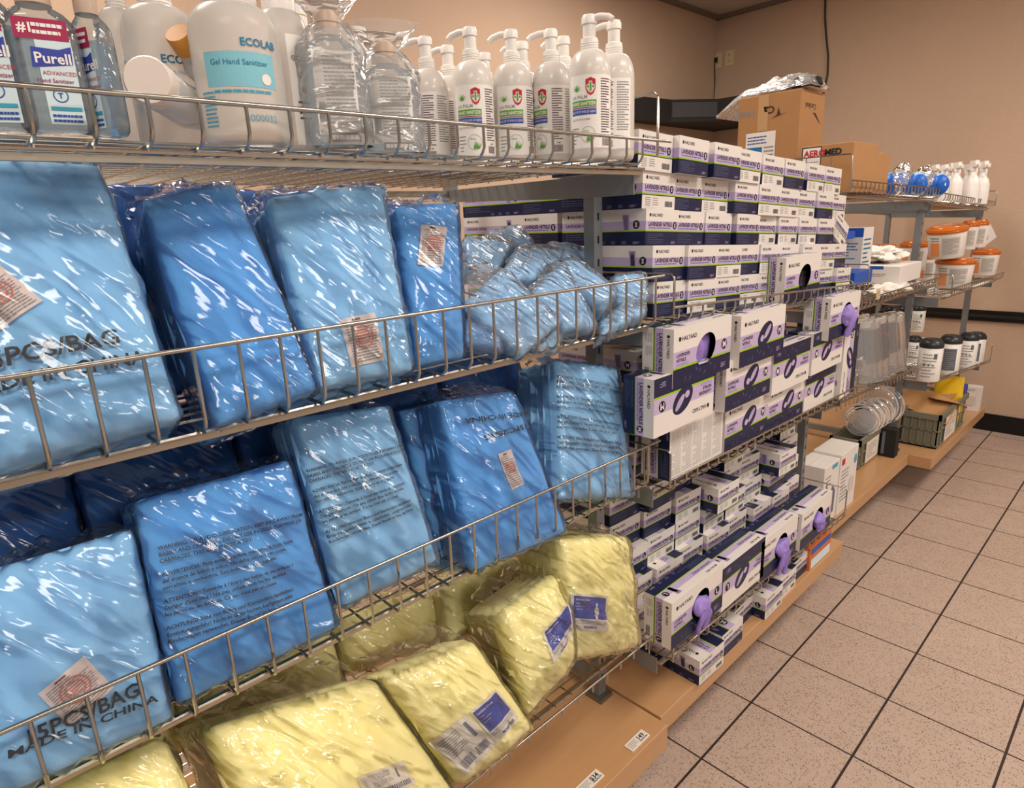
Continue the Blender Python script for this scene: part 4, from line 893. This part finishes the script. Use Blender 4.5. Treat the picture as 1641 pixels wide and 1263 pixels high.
# ------------------------------------------------------------------ cartons
def carton(corner_px, left_px, right_px, xc, zb_, zt_, label, nm='cardboard_carton', m='cardboard', yc=None):
    C = onx(*corner_px, xc) if yc is None else V3(xc, yc, 0); y0 = C[1]; x0 = ony(*left_px, y0)[0]; y1 = onx(*right_px, xc)[1]
    t = thing(nm, label, 'box', ((x0+xc)/2, (y0+y1)/2, zb_)); w_, d_, h_ = xc-x0, y1-y0, zt_-zb_
    b = MB(); b.box((-w_/2, -d_/2, 0), (w_/2, d_/2, h_), m); o = b.build('carton_body', t); md = o.modifiers.new('b','BEVEL'); md.width = .003; md.segments = 2
    return t, w_, d_, h_
z_c = lambda y: 1.575-.026*(y+2.62)
zt1 = onx(1285, 141, -.36)[2]
t, w_, d_, h_ = carton((1285,141), (1185,152), (1323,156), -.36, z_c(-2.3)+.006, zt1, 'tall brown cardboard carton with a blue and white shipping label')
F = plane_fn((-w_/2,-d_/2-.001,0),(1,0,0),(0,0,1)); F2 = plane_fn((-w_/2,-d_/2-.0016,0),(1,0,0),(0,0,1)); F3 = plane_fn((-w_/2,-d_/2-.0022,0),(1,0,0),(0,0,1))
b = MB(); yl_ = t.location[1]-d_/2; zl_ = ony(1220, 212, yl_)[2]-t.location[2]; b.rect(F, w_*.15, zl_-.17, w_*.64, zl_, 'paper_white'); mat('ink_teal_deep', (20,112,176), .5); b.rect(F2, w_*.17, zl_-.14, w_*.43, zl_-.055, 'ink_teal_deep')
b.lines(F2, w_*.18, zl_-.045, w_*.5, zl_-.01, 3, 'ink_blue', 3, .4); b.lines(F2, w_*.46, zl_-.15, w_*.62, zl_-.05, 7, 'ink_grey', 4, .4); b.build('shipping_label', t)
if 'tape' not in MATS: mat('tape', (196,156,112), .3); b = MB(); b.rect(F, w_*.33, zl_+.004, w_*.50, h_, 'tape'); b.build('packing_tape', t)
def rot_fn(g, cx, cy): return lambda a, c: g(cx-a, cy-c)
b = MB(); b.text('Health', h_*.085, rot_fn(F, w_*.27, h_*.86), 'ink_grey', 0, 0, bold=.02); b.text('Ca', h_*.10, rot_fn(F, w_*.56, h_*.88), 'ink_plum2', 0, 0, bold=.03) if 'ink_plum2' in MATS else (mat('ink_plum2', (70,52,44), .7), b.text('Ca', h_*.10, rot_fn(F, w_*.60, h_*.88), 'ink_plum2', 0, 0, bold=.03))
b.poly(F, [(w_*.55,h_*.76),(w_*.80,h_*.80),(w_*.70,h_*.79),(w_*.66,h_*.86),(w_*.64,h_*.79)], 'ink_plum2')
G = plane_fn((w_/2+.001,-d_/2,0),(0,1,0),(0,0,1)); b.text('Cardinal', h_*.075, rot_fn(G, d_*.62, h_*.88), 'ink_plum2', 0, 0); b.poly(G, [(d_*.5,h_*.80),(d_*.85,h_*.70),(d_*.62,h_*.80)], 'ink_plum2'); b.build('printed_mark', t)
big = t
# plastic bag on the tall carton
C0 = V3(*big.location)+V3(0,0,h_); t = thing('plastic_parts_bag', 'clear bag of white and black parts lying on the tall carton', 'bag', tuple(C0))
b = MB(); nu, nv = 26, 14; vs = []
for s_ in (0, 1):
    for j in range(nv+1):
        for i in range(nu+1):
            u, v = i/nu, j/nv; x = -w_*.95+u*w_*1.55; y = -d_*.42+v*d_*.85
            e = (4*u*(1-u)*4*v*(1-v))**.4; hgt = (.012+.085*e*(.6+.8*abs(noise.noise(Vector((x*14,y*14,2)))))*(.35+.65*u)) if s_ else .006
            drop = max(0, (-w_*.5-x))*.55; vs.append((x, y, hgt-drop+.004*noise.noise(Vector((x*60,y*60,s_)))*(s_ > 0)))
n0 = (nu+1)*(nv+1); fs = []
for s_ in (0, 1):
    for j in range(nv):
        for i in range(nu): k = s_*n0+j*(nu+1)+i; fs.append((k, k+1, k+nu+2, k+nu+1))
b.add(vs, fs, 'film_frost', True); b.build('plastic_bag', t)
for k, (x, y, m) in enumerate(((-.3,0,'plastic_white'),(-.1,-.1,'plastic_white'),(.05,.05,'tissue'),(.3,-.1,'black_matte'),(.42,.05,'black_matte'),(-.02,-.2,'tissue'))):
    b = MB(); a = .3+k; R = np.array([[math.cos(a),-math.sin(a),0],[math.sin(a),math.cos(a),0],[0,0,1]]); b.loft([(.004,.02,.035),(.02,.028,.05),(.04,.02,.045),(.05,.012,.03)], m, 16, 3, R=R, off=(x*w_, y*d_, .004)); b.build('plastic_part', t)
# printed carton and the one behind it
yA = onx(1370, 226, -.12)[1]
t, w_, d_, h_ = carton((1370,226), (1284,242), (1408,236), -.12, z_c(-2.2)+.006, onx(1370,226,-.12)[2], 'lower brown carton with a framed red and black printed label')
F = lambda o: plane_fn((-w_/2,-d_/2-o,0),(1,0,0),(0,0,1)); b = MB(); 
b.rect(F(.001), w_*.0+.004, h_*.35, w_*.40, h_*.97, 'ink'); b.rect(F(.0015), .008, h_*.38, w_*.385, h_*.95, 'paper_white'); b.text('AERO', h_*.17, F(.002), 'ink_red', .012, h_*.78, bold=.04); b.text('MED', h_*.17, F(.002), 'ink', .012+h_*.17*2.5, h_*.78, bold=.04); b.lines(F(.002), .015, h_*.42, w_*.36, h_*.7, 5, 'ink_grey', 3, .3); b.build('printed_label', t)
y2 = t.location[1]+d_/2+.004; t2, *_ = carton(None, (1300,240), (1428,238), -.125, z_c(-1.9)+.006, z_c(-1.9)+h_*.93, 'brown carton standing directly behind the framed-label carton', yc=y2)

# ------------------------------------------------------------------ face masks and spray bottles
def lump(nm, parent, c, r, m, seed, amp=.25, n=22):
    b = MB(); vs = []
    for j in range(n+1):
        for i in range(n*2):
            th, ph = PI*j/n, PI*i/n; d = V3(math.sin(th)*math.cos(ph), math.sin(th)*math.sin(ph), math.cos(th)); k = 1+amp*noise.noise(Vector(d*2.2)+Vector((seed,0,0)))+amp*.4*noise.noise(Vector(d*6)+Vector((0,seed,0)))
            vs.append(V3(*c)+d*np.array(r)*k)
    b.add(vs, [(j*2*n+i, j*2*n+(i+1) % (2*n), (j+1)*2*n+(i+1) % (2*n), (j+1)*2*n+i) for j in range(n) for i in range(2*n)], m, True); return b.build(nm, parent)
def mask_pack(pxl, pxr, pyt, x, label, seed):
    p = onx((pxl+pxr)/2, 300, x); r = (pxr-pxl)/2*np.dot(p-CAM, FF)/FPX; z0 = z_c(p[1])+.006; zt_ = onx((pxl+pxr)/2, pyt, x)[2]; h_ = zt_-z0
    t = thing('face_mask_pack', label, 'face mask pack', (p[0], p[1], z0))
    for k in range(4):
        b = MB(); rr_ = min(r*.85, h_*.46)*(1-.04*k); a = -.75+.05*k; cx_, cy_ = -.03+.03*k, r*(-.3+.22*k)
        vs = []; 
        for j in range(9):
            q = j/8; 
            for i in range(24):
                ph = 2*PI*i/24; rad = rr_*math.sin(.15+q*1.4); dz = math.cos(.15+q*1.4)*rr_*.8
                P_ = V3(dz, rad*math.cos(ph)*.9, rad*math.sin(ph)*1.0); P_ = V3(P_[0]*math.cos(a)-P_[1]*math.sin(a), P_[0]*math.sin(a)+P_[1]*math.cos(a), P_[2]); vs.append(P_+V3(cx_, cy_, rr_*1.02))
        b.add(vs, [(j*24+i, j*24+(i+1) % 24, (j+1)*24+(i+1) % 24, (j+1)*24+i) for j in range(8) for i in range(24)], 'mask_blue', True)
        rim = vs[-24:]; b.tube([tuple(v) for v in rim], .006, 'mask_rim' if 'mask_rim' in MATS else 'mask_blue', 6, closed=True); b.build('face_mask', t)
    lump('plastic_bag', t, (0, 0, h_*.5), (r*.75, r*1.05, h_*.52), 'film_frost', seed, .15)
mat('mask_rim', (150,190,226), .35)
mask_pack(1423, 1464, 262, -.19, 'bag of blue moulded face masks on the left', 3); mask_pack(1458, 1500, 266, -.17, 'bag of paler blue face masks beside the spray bottles', 8)
z_u = lambda y: 1.530-.0464*(y+1.42)
def spray(px, pyt, x, label, m='plastic_white', dirn=0.6, h=.27):
    p = onx(px, pyt, x); p[1] = min(p[1], -.36); z0 = z_u(p[1])+.004; h = onx(px, pyt, x)[2]-z0; s_ = h/.27
    t = thing('spray_bottle', label, 'spray bottle', (p[0], p[1], z0), rot=(0,0,dirn))
    b = MB(); b.loft([(0,.030,.040),(.004,.034,.046),(.12,.034,.046),(.15,.028,.038),(.17,.018,.022),(.19,.013,.014),(.205,.013,.013)], m, 26, 2.8); [None]; o = b.build('bottle_body', t)
    b = MB(); b.loft([(.20,.017,.017),(.222,.017,.017),(.224,.013,.013)], m, 18); b.box((-.014,-.045,.222),(.014,.030,.245), m); b.box((-.010,-.030,.245),(.010,.035,.262), m); b.tube([(0,-.045,.236),(0,-.058,.236)], .008, m, 10)
    b.tube([(0,-.028,.225),(0,-.040,.20),(0,-.036,.175)], .005, m, 8); o2 = b.build('trigger_head', t)
    b = MB(); b.box((.0345,-.02,.04),(.0352,.02,.11),'label_soft'); b.box((.0352,-.012,.05),(.0356,.010,.066),'label_blue'); o3 = b.build('label', t)
    for k in (o, o2, o3): k.scale = (s_*1.15, s_*1.15, s_)
    return t
for px, py, x, wd in ((1515,262,-.16,'with a broad grey label, leftmost of the front row'),(1536,258,-.15,'second from the left in the front row'),(1553,261,-.20,'turned sideways in the middle'),(1563,255,-.13,'round-shouldered, second from the right'),(1578,256,-.12,'farthest right beside the wall'),(1500,262,-.30,'behind the blue masks'),(1524,262,-.32,'in the back row near the middle'),(1545,262,-.34,'in the back row to the right')):
    spray(px, py, x, 'white spray bottle with trigger head, '+wd)

# ------------------------------------------------------------------ tubs and canisters
def tub(pxl, pxr, x, z0, label, tilt=0, h=.165, dark=False):
    p = onx((pxl+pxr)/2, 400, x); r = min(.088, (pxr-pxl)/2*np.dot(p-CAM, FF)/FPX); s_ = r/.085; p[1] = min(p[1], -.24)
    t = thing('wipes_tub', label, 'tub', (p[0], p[1], z0), rot=(tilt*.6, tilt, face_angle(p)))
    b = MB(); b.loft([(0,.070,.070),(.004,.074,.074),(.125,.083,.083),(.127,.083,.083)], 'plastic_white', 32); o = b.build('tub_body', t)
    b = MB(); b.loft([(.122,.086,.086),(.130,.089,.089),(.140,.088,.088),(.148,.070,.070),(.153,.068,.068),(.156,.030,.030),(.158,.001,.001)], 'orange_lid', 32); b.tube([(.089*math.cos(a),.089*math.sin(a),.131) for a in np.linspace(0,2*PI,30)], .002, 'orange_lid', 6); o2 = b.build('lid', t)
    F = lambda s__, z: V3((.0745+z*.069+.0008)*math.cos(s__/.08), (.0745+z*.069+.0008)*math.sin(s__/.08), z); F2 = lambda s__, z: F(s__, z)*V3(1.008,1.008,1)
    b = MB(); b.rect(F, -.075, .015, -.03, .08, 'orange_print', 6, 1); b.rect(F, -.02, .02, .06, .105, 'label_grey', 10, 1); b.lines(F2, -.015, .025, .055, .10, 12, 'ink_grey', 4, .4); b.lines(F, -.075, .085, -.03, .11, 2, 'ink_grey', 4, .4); o3 = b.build('label', t)
    for k in (o, o2, o3): k.scale = (s_, s_, h/.158)
    return t
mat('label_grey', (206,198,188), .5)
zB = lambda y: 1.160-.0086*(y+2.62); zT = lambda y: 1.085-.0214*(y+1.42)
tub(1366, 1396, -.42, 1.164, 'orange-lidded tub half hidden in the shade behind the glove boxes')
tub(1398, 1437, -.36, 1.162, 'orange-lidded white tub left of the far upright')
tub(1445, 1485, -.32, 1.160, 'orange-lidded white tub standing between the two far uprights')
for a, c, x, wd in ((1478,1502,-.30,'at the left end of the lower far row'),(1500,1568,-.10,'with an orange printed label, foremost of the lower far row'),(1562,1600,-.105,'second from the front end of the lower far row'),(1590,1614,-.115,'last of the lower far row beside the wall')):
    tub(a, c, x, 1.085, 'orange-lidded white tub '+wd, h=.158)
for a, c, x, tl, wd in ((1490,1545,-.13,.12,'tipped forward on the lower tubs'),(1538,1562,-.16,0,'in the middle of the upper far row'),(1555,1577,-.15,0,'last of the upper far row')):
    tub(a, c, x, 1.248, 'orange-lidded white tub '+wd, tilt=tl, h=.165)
b = MB(); q = [ony(*k, -.33) for k in ((1573,398),(1597,380),(1585,354),(1575,362))]; b.add([tuple(v) for v in q]+[tuple(v+V3(0,.002,0)) for v in q], [(0,1,2,3),(7,6,5,4),(0,4,5,1),(1,5,6,2),(2,6,7,3),(3,7,4,0)], 'paper_white')
F = plane_fn(tuple(q[0]+V3(0,-.0006,0)), tuple(unit(q[1]-q[0])), tuple(unit(q[3]-q[0]))); b.lines(F, .006, .01, .04, .05, 5, 'ink_grey', 3, .4); tag(b.build('paper_notice'), 'white paper notice stuck up behind the orange-lidded tubs', 'notice')
def project(P):
    d = P-CAM; return CX+FPX*np.dot(d, RR)/np.dot(d, FF)
def canister(pxl, pxr, pyb, pyt, x, label, slate, z0=None):
    p = onx((pxl+pxr)/2, pyb, x); r = min(.052, max(.04, (pxr-pxl)/2*np.dot(p-CAM, FF)/FPX)); p[1] = min(p[1], -.28); z0 = .66-.107*(p[1]+1.42)+.004+(z0 or 0); h = min(.21, max(.16, onx((pxl+pxr)/2, pyt, x)[2]-z0))
    t = thing('wipes_canister', label, 'canister', (p[0], p[1], z0)); a0 = face_angle(p)
    b = MB(); b.loft([(0,r*.94,r*.94),(.004,r*.98,r*.98),(h*.80,r*.98,r*.98),(h*.82,r*.9,r*.9)], 'plastic_white', 30); b.build('canister_body', t)
    b = MB(); b.loft([(h*.80,r,r),(h*.86,r*1.02,r*1.02),(h*.90,r*.98,r*.98),(h*.97,r*.80,r*.80),(h*.985,r*.6,r*.6),(h,r*.3,r*.3),(h*.99,.001,.001)], 'canister_black', 30); b.tube([(r*.62*math.cos(a), r*.62*math.sin(a), h*.985) for a in np.linspace(0,2*PI,24)], .0025, 'canister_black', 6); b.build('lid', t)
    F = ell_fn(r*.98, r*.98, 2, a0, .0008); F2 = ell_fn(r*.98, r*.98, 2, a0, .0014); b = MB()
    if slate: b.rect(F, -r*.5, h*.12, r*.65, h*.68, 'slate', 10, 1); b.lines(F2, -r*.4, h*.16, r*.55, h*.62, 9, 'ink_grey', 4, .35)
    else: b.lines(F, -r*.6, h*.10, r*.7, h*.70, 8, 'ink_grey', 6, .3); b.rect(F, r*.3, h*.55, r*.6, h*.68, 'slate', 4, 1); [b.disc(F2, -r*.4+k*r*.35, h*.4, r*.09, r*.09, 'slate', 10) for k in range(3)]
    b.build('label', t); return t
for a, c, yb, yt, x, sl, wd in ((1466,1506,607,536,-.07,0,'nearest of the front row, turned label'),(1501,1534,595,541,-.07,1,'second in the front row, grey label panel'),(1533,1560,588,538,-.07,0,'third in the front row, three round symbols'),(1552,1568,580,537,-.075,1,'fourth in the front row'),(1563,1579,576,533,-.085,1,'fifth in the front row'),(1573,1590,570,523,-.095,0,'last of the front row by the wall')):
    canister(a, c, yb, yt, x, 'black-lidded white wipes canister, '+wd, sl)
for y, wd in ((-1.20, 'left'), (-.98, 'middle'), (-.72, 'right')):
    for up in (0, 1):
        q = project(V3(-.33, y, .75)); canister(q-10, q+10, 560, 540, -.33, ('dark-lidded canister raised on another, %s of the back row' if up else 'canister under the raised back row, %s') % wd, wd == 'middle', z0=up*.19)

# ------------------------------------------------------------------ shelf between: tissue, blue boxes
def print_box(lo, hi, label, m, face=None, nm='product_box', cat='box'):
    lo, hi = np.array(lo), np.array(hi); c = (lo+hi)/2; c[2] = lo[2]; t = thing(nm, label, cat, tuple(c)); b = MB(); b.box(tuple(lo-c), tuple(hi-c), m); o = b.build('carton_body', t); md = o.modifiers.new('b','BEVEL'); md.width = .0015
    if face: 
        b = MB(); w_ = hi[1]-lo[1]; h_ = hi[2]-lo[2]; F = lambda o: plane_fn((hi[0]-c[0]+o, lo[1]-c[1], 0), (0,1,0), (0,0,1)); E_ = lambda o: plane_fn((lo[0]-c[0], lo[1]-c[1]-o, 0), (1,0,0), (0,0,1)); face(b, F, E_, w_, h_, hi[0]-lo[0]); b.build('printing', t)
    return t
def f_blue(b, F, E_, w_, h_, d_): b.rect(E_(.0008), 0, h_*.8, d_, h_, 'box_blue'); b.lines(E_(.0014), d_*.4, h_*.3, d_*.9, h_*.7, 6, 'ecolab_blue', 3, .35); b.lines(F(.001), w_*.1, h_*.2, w_*.8, h_*.8, 6, 'ecolab_blue', 3, .35)
def f_white(b, F, E_, w_, h_, d_): b.text('SANI WIPES', h_*.12, F(.001), 'paper_white', w_*.1, h_*.6); b.lines(F(.001), w_*.1, h_*.15, w_*.7, h_*.5, 4, 'paper_white', 4, .3)
def px_box(bl, br, tlz, x, depth, label, m, face=None, **k):
    p, q, r = onx(*bl, x), onx(*br, x), onx(*tlz, x); return print_box((x-depth, min(p[1],q[1]), p[2]), (x, max(p[1],q[1]), r[2]), label, m, face, **k)
px_box((1378,438), (1394,434), (1378,366), -.14, .16, 'tall white and blue printed box right of the size S glove boxes', 'card_white', f_blue)
px_box((1368,460), (1396,455), (1368,438), -.10, .14, 'blue box lying low beside the tall white and blue box', 'box_blue')
px_box((1356,384), (1370,382), (1356,372), -.16, .13, 'small deep blue box on top of its neighbours', 'box_blue')
px_box((1352,462), (1366,459), (1352,385), -.20, .12, 'pale printed box tucked behind the size S glove boxes', 'label_soft')
t = px_box((1440,456), (1474,447), (1440,428), -.10, .26, 'opened white dispenser box with blue stripes and tissue spilling out', 'card_white', lambda b, F, E_, w_, h_, d_: (b.rect(E_(.0008), d_*.0, h_*.82, d_*.35, h_, 'box_blue'), b.rect(E_(.0008), d_*.45, h_*.82, d_*.75, h_, 'box_blue'), b.lines(E_(.0008), d_*.35, h_*.4, d_*.8, h_*.6, 2, 'ink_grey', 3, .4)))
lump('tissue', t, (-.02, .05, .11), (.09, .12, .035), 'tissue', 4, .6)
p = onx(1425, 462, -.12); t = thing('tissue_bundle', 'crumpled white tissue bundle at the front of the far middle shelf', 'tissue', (p[0], p[1], 1.157)); lump('tissue', t, (0,0,.02), (.06,.18,.02), 'tissue', 9, .5)
# face shields
zC = lambda y: .80-.0474*(y+2.62)
for k, (px, x) in enumerate(((1392,-.16),(1401,-.14),(1410,-.13),(1420,-.12),(1434,-.14),(1446,-.13))):
    p = onx(px, 560, x); z0 = zC(p[1])+.004; t = thing('face_shield', 'clear face shield with white foam band, %s from the left' % ORD[k], 'face shield', (p[0], p[1], z0))
    n = 16; h_ = .285-.01*(k % 3); r = .108; arc = [(-.08+r*math.cos(a), r*math.sin(a)) for a in np.linspace(-1.15, 1.15, n)]
    lean = -.04; vs = [(x_+lean*z/h_, y_*(1-.15*(z < .03)), z) for z in (0, .02, h_*.5, h_) for x_, y_ in arc]
    b = MB(); b.add(vs, [(j*n+i, j*n+i+1, (j+1)*n+i+1, (j+1)*n+i) for j in range(3) for i in range(n-1)], 'clear_hard', True); b.build('visor', t)
    b = MB(); zz = h_-.025; c_ = [(x_+lean-.004, y_) for x_, y_ in arc]; vs = [(x_-o_*math.cos(0), y_*(1-.08*(o_ > 0)), zz+dz) for o_ in (0, .014) for dz in (-.012, .012) for x_, y_ in c_]
    fs = [];
    for i in range(n-1): a, c2_, d2_, e2_ = i, n+i, 2*n+i, 3*n+i; fs += [(a, a+1, c2_+1, c2_), (d2_, e2_, e2_+1, d2_+1), (c2_, c2_+1, e2_+1, e2_), (a, d2_, d2_+1, a+1)]
    b.add(vs, fs, 'tissue', True); b.build('foam_band', t)
print_box((-.50,-2.0,.80),(-.30,-1.62,1.04), 'black box with an oval red mark in the shade behind the face shields', 'black', lambda b, F, E_, w_, h_, d_: (b.disc(F(.001), w_*.5, h_*.6, w_*.22, h_*.12, 'ink_red', 24), b.disc(F(.0016), w_*.5, h_*.6, w_*.19, h_*.09, 'black', 24)))
p = onx(1407, 471, -.05); b = MB(); b.box((p[0],p[1]-.02,p[2]-.02),(p[0]+.002,p[1]+.02,p[2]+.02),'ivory'); b.lines(plane_fn((p[0]+.0026,p[1]-.02,p[2]-.02),(0,1,0),(0,0,1)),.004,.004,.036,.034,4,'ink_grey',3); tag(b.build('shelf_tag'), 'small ivory shelf tag above the face shields', 'tag')

# ------------------------------------------------------------------ deck of the far units
def crate(cpx, left_px, right_px, xc, z0, zt_, label, paper=True, cy=None):
    C = onz(*cpx, z0); xc = C[0]; y0 = C[1]; x0 = ony(*left_px, y0)[0]; y1 = min(-.28, onx(*right_px, xc)[1]); w_, d_ = xc-x0, y1-y0; dd = FF+RR*(zt_[0]-CX)/FPX-UU*(zt_[1]-CY)/FPX; h_ = (CAM+dd*np.dot(C-CAM, FF))[2]-z0
    t = thing('plastic_crate', label, 'crate', ((x0+xc)/2, (y0+y1)/2, z0)); b = MB(); th = .006
    a, c = w_/2-.012, d_/2-.012
    for lo, hi in (((-a,-c,0),(a,c,th)),((-a,-c,0),(-a+th,c,h_-.01)),((a-th,-c,0),(a,c,h_-.01)),((-a,-c,0),(a,-c+th,h_-.01)),((-a,c-th,0),(a,c,h_-.01))): b.box(lo, hi, 'crate')
    for k in range(5):
        x = -a+2*a*(k+.5)/5; b.box((x-.004,-c-.008,.01),(x+.004,-c,h_-.03),'crate')
    for k in range(7):
        y = -c+2*c*(k+.5)/7; b.box((a,y-.004,.01),(a+.008,y+.004,h_-.03),'crate')
    for z in (.012, h_*.5): b.box((-a-.004,-c-.008,z),(a+.008,-c,z+.006),'crate'); b.box((a,-c,z),(a+.008,c,z+.006),'crate')
    b.build('crate_body', t)
    b = MB(); A, Cc = w_/2, d_/2
    for lo, hi in (((-A,-Cc,h_-.03),(A,-Cc+.014,h_)),((-A,Cc-.014,h_-.03),(A,Cc,h_)),((-A,-Cc,h_-.03),(-A+.014,Cc,h_)),((A-.014,-Cc,h_-.03),(A,Cc,h_))): b.box(lo, hi, 'crate')
    b.build('crate_rim', t)
    if paper:
        b = MB(); b.rect(plane_fn((a+.010,-c,0),(0,1,0),(0,0,1)), d_*.18, h_*.08, d_*.58, h_*.8, 'paper'); b.lines(plane_fn((a+.0106,-c,0),(0,1,0),(0,0,1)), d_*.22, h_*.2, d_*.5, h_*.7, 6, 'ink_grey', 3, .3); b.build('paper_label', t)
    return t, w_, d_, h_
t1, w1, d1, h1 = crate((1375,756), (1330,694), (1424,716), -.13, .2625, (1378,703), 'smaller grey-green plastic crate under the round clear lids')
t2, w2, d2, h2 = crate((1502,722), (1441,660), (1545,685), -.04, .2625, (1508,662), 'larger grey-green plastic crate holding torn cardboard')
c = V3(*t2.location); b = MB()
for k, (x, y, z, a, L_) in enumerate(((-.02,-.08,.19,.35,.26),(.02,.05,.18,-.3,.2),(-.05,.1,.17,.2,.22))):
    R = Matrix.Rotation(a, 3, 'X') @ Matrix.Rotation(.35-.3*k, 3, 'Y') @ Matrix.Rotation(k*.7, 3, 'Z'); b.box((-L_*.5,-.11,0),(L_*.5,.11,.004), 'cardboard', R=np.array(R), off=tuple(c+V3(x,y,z)))
tag(b.build('cardboard_scrap'), 'torn cardboard flaps sticking out of the larger crate', 'cardboard')
def f_pad(b, F, E_, w_, h_, d_): b.lines(E_(.0008), d_*.3, h_*.8, d_*.9, h_*.92, 2, 'ink_grey', 3, .4); b.rect(E_(.0008), d_*.4, h_*.25, d_*.92, h_*.6, 'label_grey'); b.rect(E_(.0012), d_*.6, h_*.08, d_*.75, h_*.16, 'ink_red')
print_box((-.24,-.42,.262),(-.01,-.36,.262+.155), 'white printed box standing at the wall end of the farthest deck', 'card_white', f_pad)
t = thing('yellow_pouch', 'yellow pouch standing in the larger crate beside the white printed box', 'pouch', tuple(c+V3(.02,d2*.30,.012))); b = MB(); b.loft([(0,.07,.035),(.1,.075,.045),(.2,.07,.03),(.27,.068,.006),(.29,.068,.004)], 'yellow', 24, 3); b.build('pouch_body', t); b = MB(); b.disc(plane_fn((-.07,-.048,0),(1,0,0),(0,0,1)), .07, .13, .025, .03, 'paper_white', 18); b.build('printed_mark', t)
tag(print_box(tuple(c+V3(.03,d2*.30+.06,.05)), tuple(c+V3(.08,d2*.30+.16,.23)), 'small blue box poking out at the far end of the larger crate', 'label_blue'), None, None)
# round clear lids on the smaller crate
c = V3(*t1.location)
for k in range(9):
    r = .075 if k < 7 else .10; y = -.13+.035*k; t = thing('clear_dish', 'clear round dish, %s from the left of the row on the crate' % ORD[k], 'dish', tuple(c+V3(.04-.02*(k % 2), y, h1+r*.86+.002)), rot=(0, 0, .35-.05*k)); b = MB(); n = 30; vs = []
    pr_ = [(0,0.001),(0,r*.6),(.004,r*.9),(.016,r*.97),(.018,r)]
    for dy, rr_ in pr_:
        for i in range(n): a = 2*PI*i/n; vs.append((rr_*math.cos(a), dy, rr_*math.sin(a)))
    b.add(vs, [(j*n+i, j*n+(i+1) % n, (j+1)*n+(i+1) % n, (j+1)*n+i) for j in range(4) for i in range(n)], 'clear_hard', True); b.build('disc', t)
    b = MB(); b.tube([(r*math.cos(2*PI*i/n), .018, r*math.sin(2*PI*i/n)) for i in range(n)], .0028, 'frosted', 6, closed=True); b.build('rim', t)
# white respirator boxes
def f_resp(b, F, E_, w_, h_, d_):
    b.rect(F(.001), w_*.05, h_*.82, w_*.22, h_*.92, 'ink_red'); b.disc(F(.001), w_*.86, h_*.78, w_*.08, h_*.08, 'ink_teal', 16); b.lines(F(.001), w_*.08, h_*.2, w_*.5, h_*.75, 9, 'ink_grey', 3, .3); b.disc(F(.001), w_*.72, h_*.38, w_*.16, h_*.14, 'label_grey', 16, .3)
def f_resp2(b, F, E_, w_, h_, d_):
    b.rect(F(.001), w_*.5, h_*.9, w_*.85, h_*.97, 'ink_teal'); b.poly(F(.001), [(w_*.45,h_*.1),(w_*.8,h_*.14),(w_*.82,h_*.5),(w_*.62,h_*.62),(w_*.48,h_*.5)], 'slate'); b.rect(F(.001), w_*.2, h_*.08, w_*.38, h_*.2, 'ink_red'); b.lines(F(.001), w_*.1, h_*.6, w_*.45, h_*.85, 4, 'ink_grey', 3, .3)
a, q = onx(1343, 796, -.115), onx(1369, 785, -.115); print_box((-.23, a[1], .262), (-.115, q[1], onx(1346,733,-.115)[2]), 'white respirator box with red mark, right of the pair on the set-back deck', 'card_white', f_resp)
a2 = onx(1324, 806, -.115); t = print_box((-.235, a2[1]-.03, .262), (-.12, a[1]-.003, onx(1343,737,-.12)[2]), 'opened white respirator box left of the pair on the set-back deck', 'card_white', f_resp2)
b = MB(); hh = onx(1343,737,-.12)[2]-.262; R = np.array(Matrix.Rotation(-.5, 3, 'Y')); b.box((-.11,-.07,0),(0,.07,.0015),'card_white',R=R,off=(-.0575+.055,0,hh+.002)); b.build('box_flap', t)
a = onz(1432, 735, .262); print_box((a[0]-.07, a[1], .2625), (a[0], a[1]+.06, .262+.15), 'narrow dark carton between the two plastic crates', 'black_matte', lambda b, F, E_, w_, h_, d_: b.rect(E_(.001), d_*.1, h_*.1, d_*.3, h_*.9, 'slate'))
# small goggles behind the respirator boxes
p = ony(1322, 706, -2.70); t = thing('safety_goggles', 'dark strapped goggles lying above the opened respirator box', 'goggles', (-.20, -2.50, .262+.19)); b = MB(); b.tube([(0,.05*math.cos(a),.028*math.sin(a)) for a in np.linspace(0,2*PI,24)], .006, 'black_matte', 6); b.tube([(0,.05,0),(-.05,.07,-.01),(-.08,0,-.02),(-.05,-.07,-.01),(0,-.05,0)], .004, 'black_matte', 6); b.build('goggle_frame', t); b = MB(); b.disc(plane_fn((0,0,0),(0,1,0),(0,0,1)), 0, 0, .048, .026, 'clear_hard', 20); b.build('lens', t)
# orange and blue glove carton at the end of the glove deck
px_box((1296,918), (1330,884), (1300,880), -.02, .13, 'orange and blue printed box at the far end of the glove box deck', 'box_orange', lambda b, F, E_, w_, h_, d_: (b.rect(F(.001), w_*.05, h_*.1, w_*.95, h_*.5, 'label_soft'), b.rect(F(.001), w_*.05, h_*.7, w_*.95, h_*.95, 'box_blue'), b.disc(E_(.001), d_*.5, h_*.5, d_*.2, h_*.3, 'label_soft', 14)))

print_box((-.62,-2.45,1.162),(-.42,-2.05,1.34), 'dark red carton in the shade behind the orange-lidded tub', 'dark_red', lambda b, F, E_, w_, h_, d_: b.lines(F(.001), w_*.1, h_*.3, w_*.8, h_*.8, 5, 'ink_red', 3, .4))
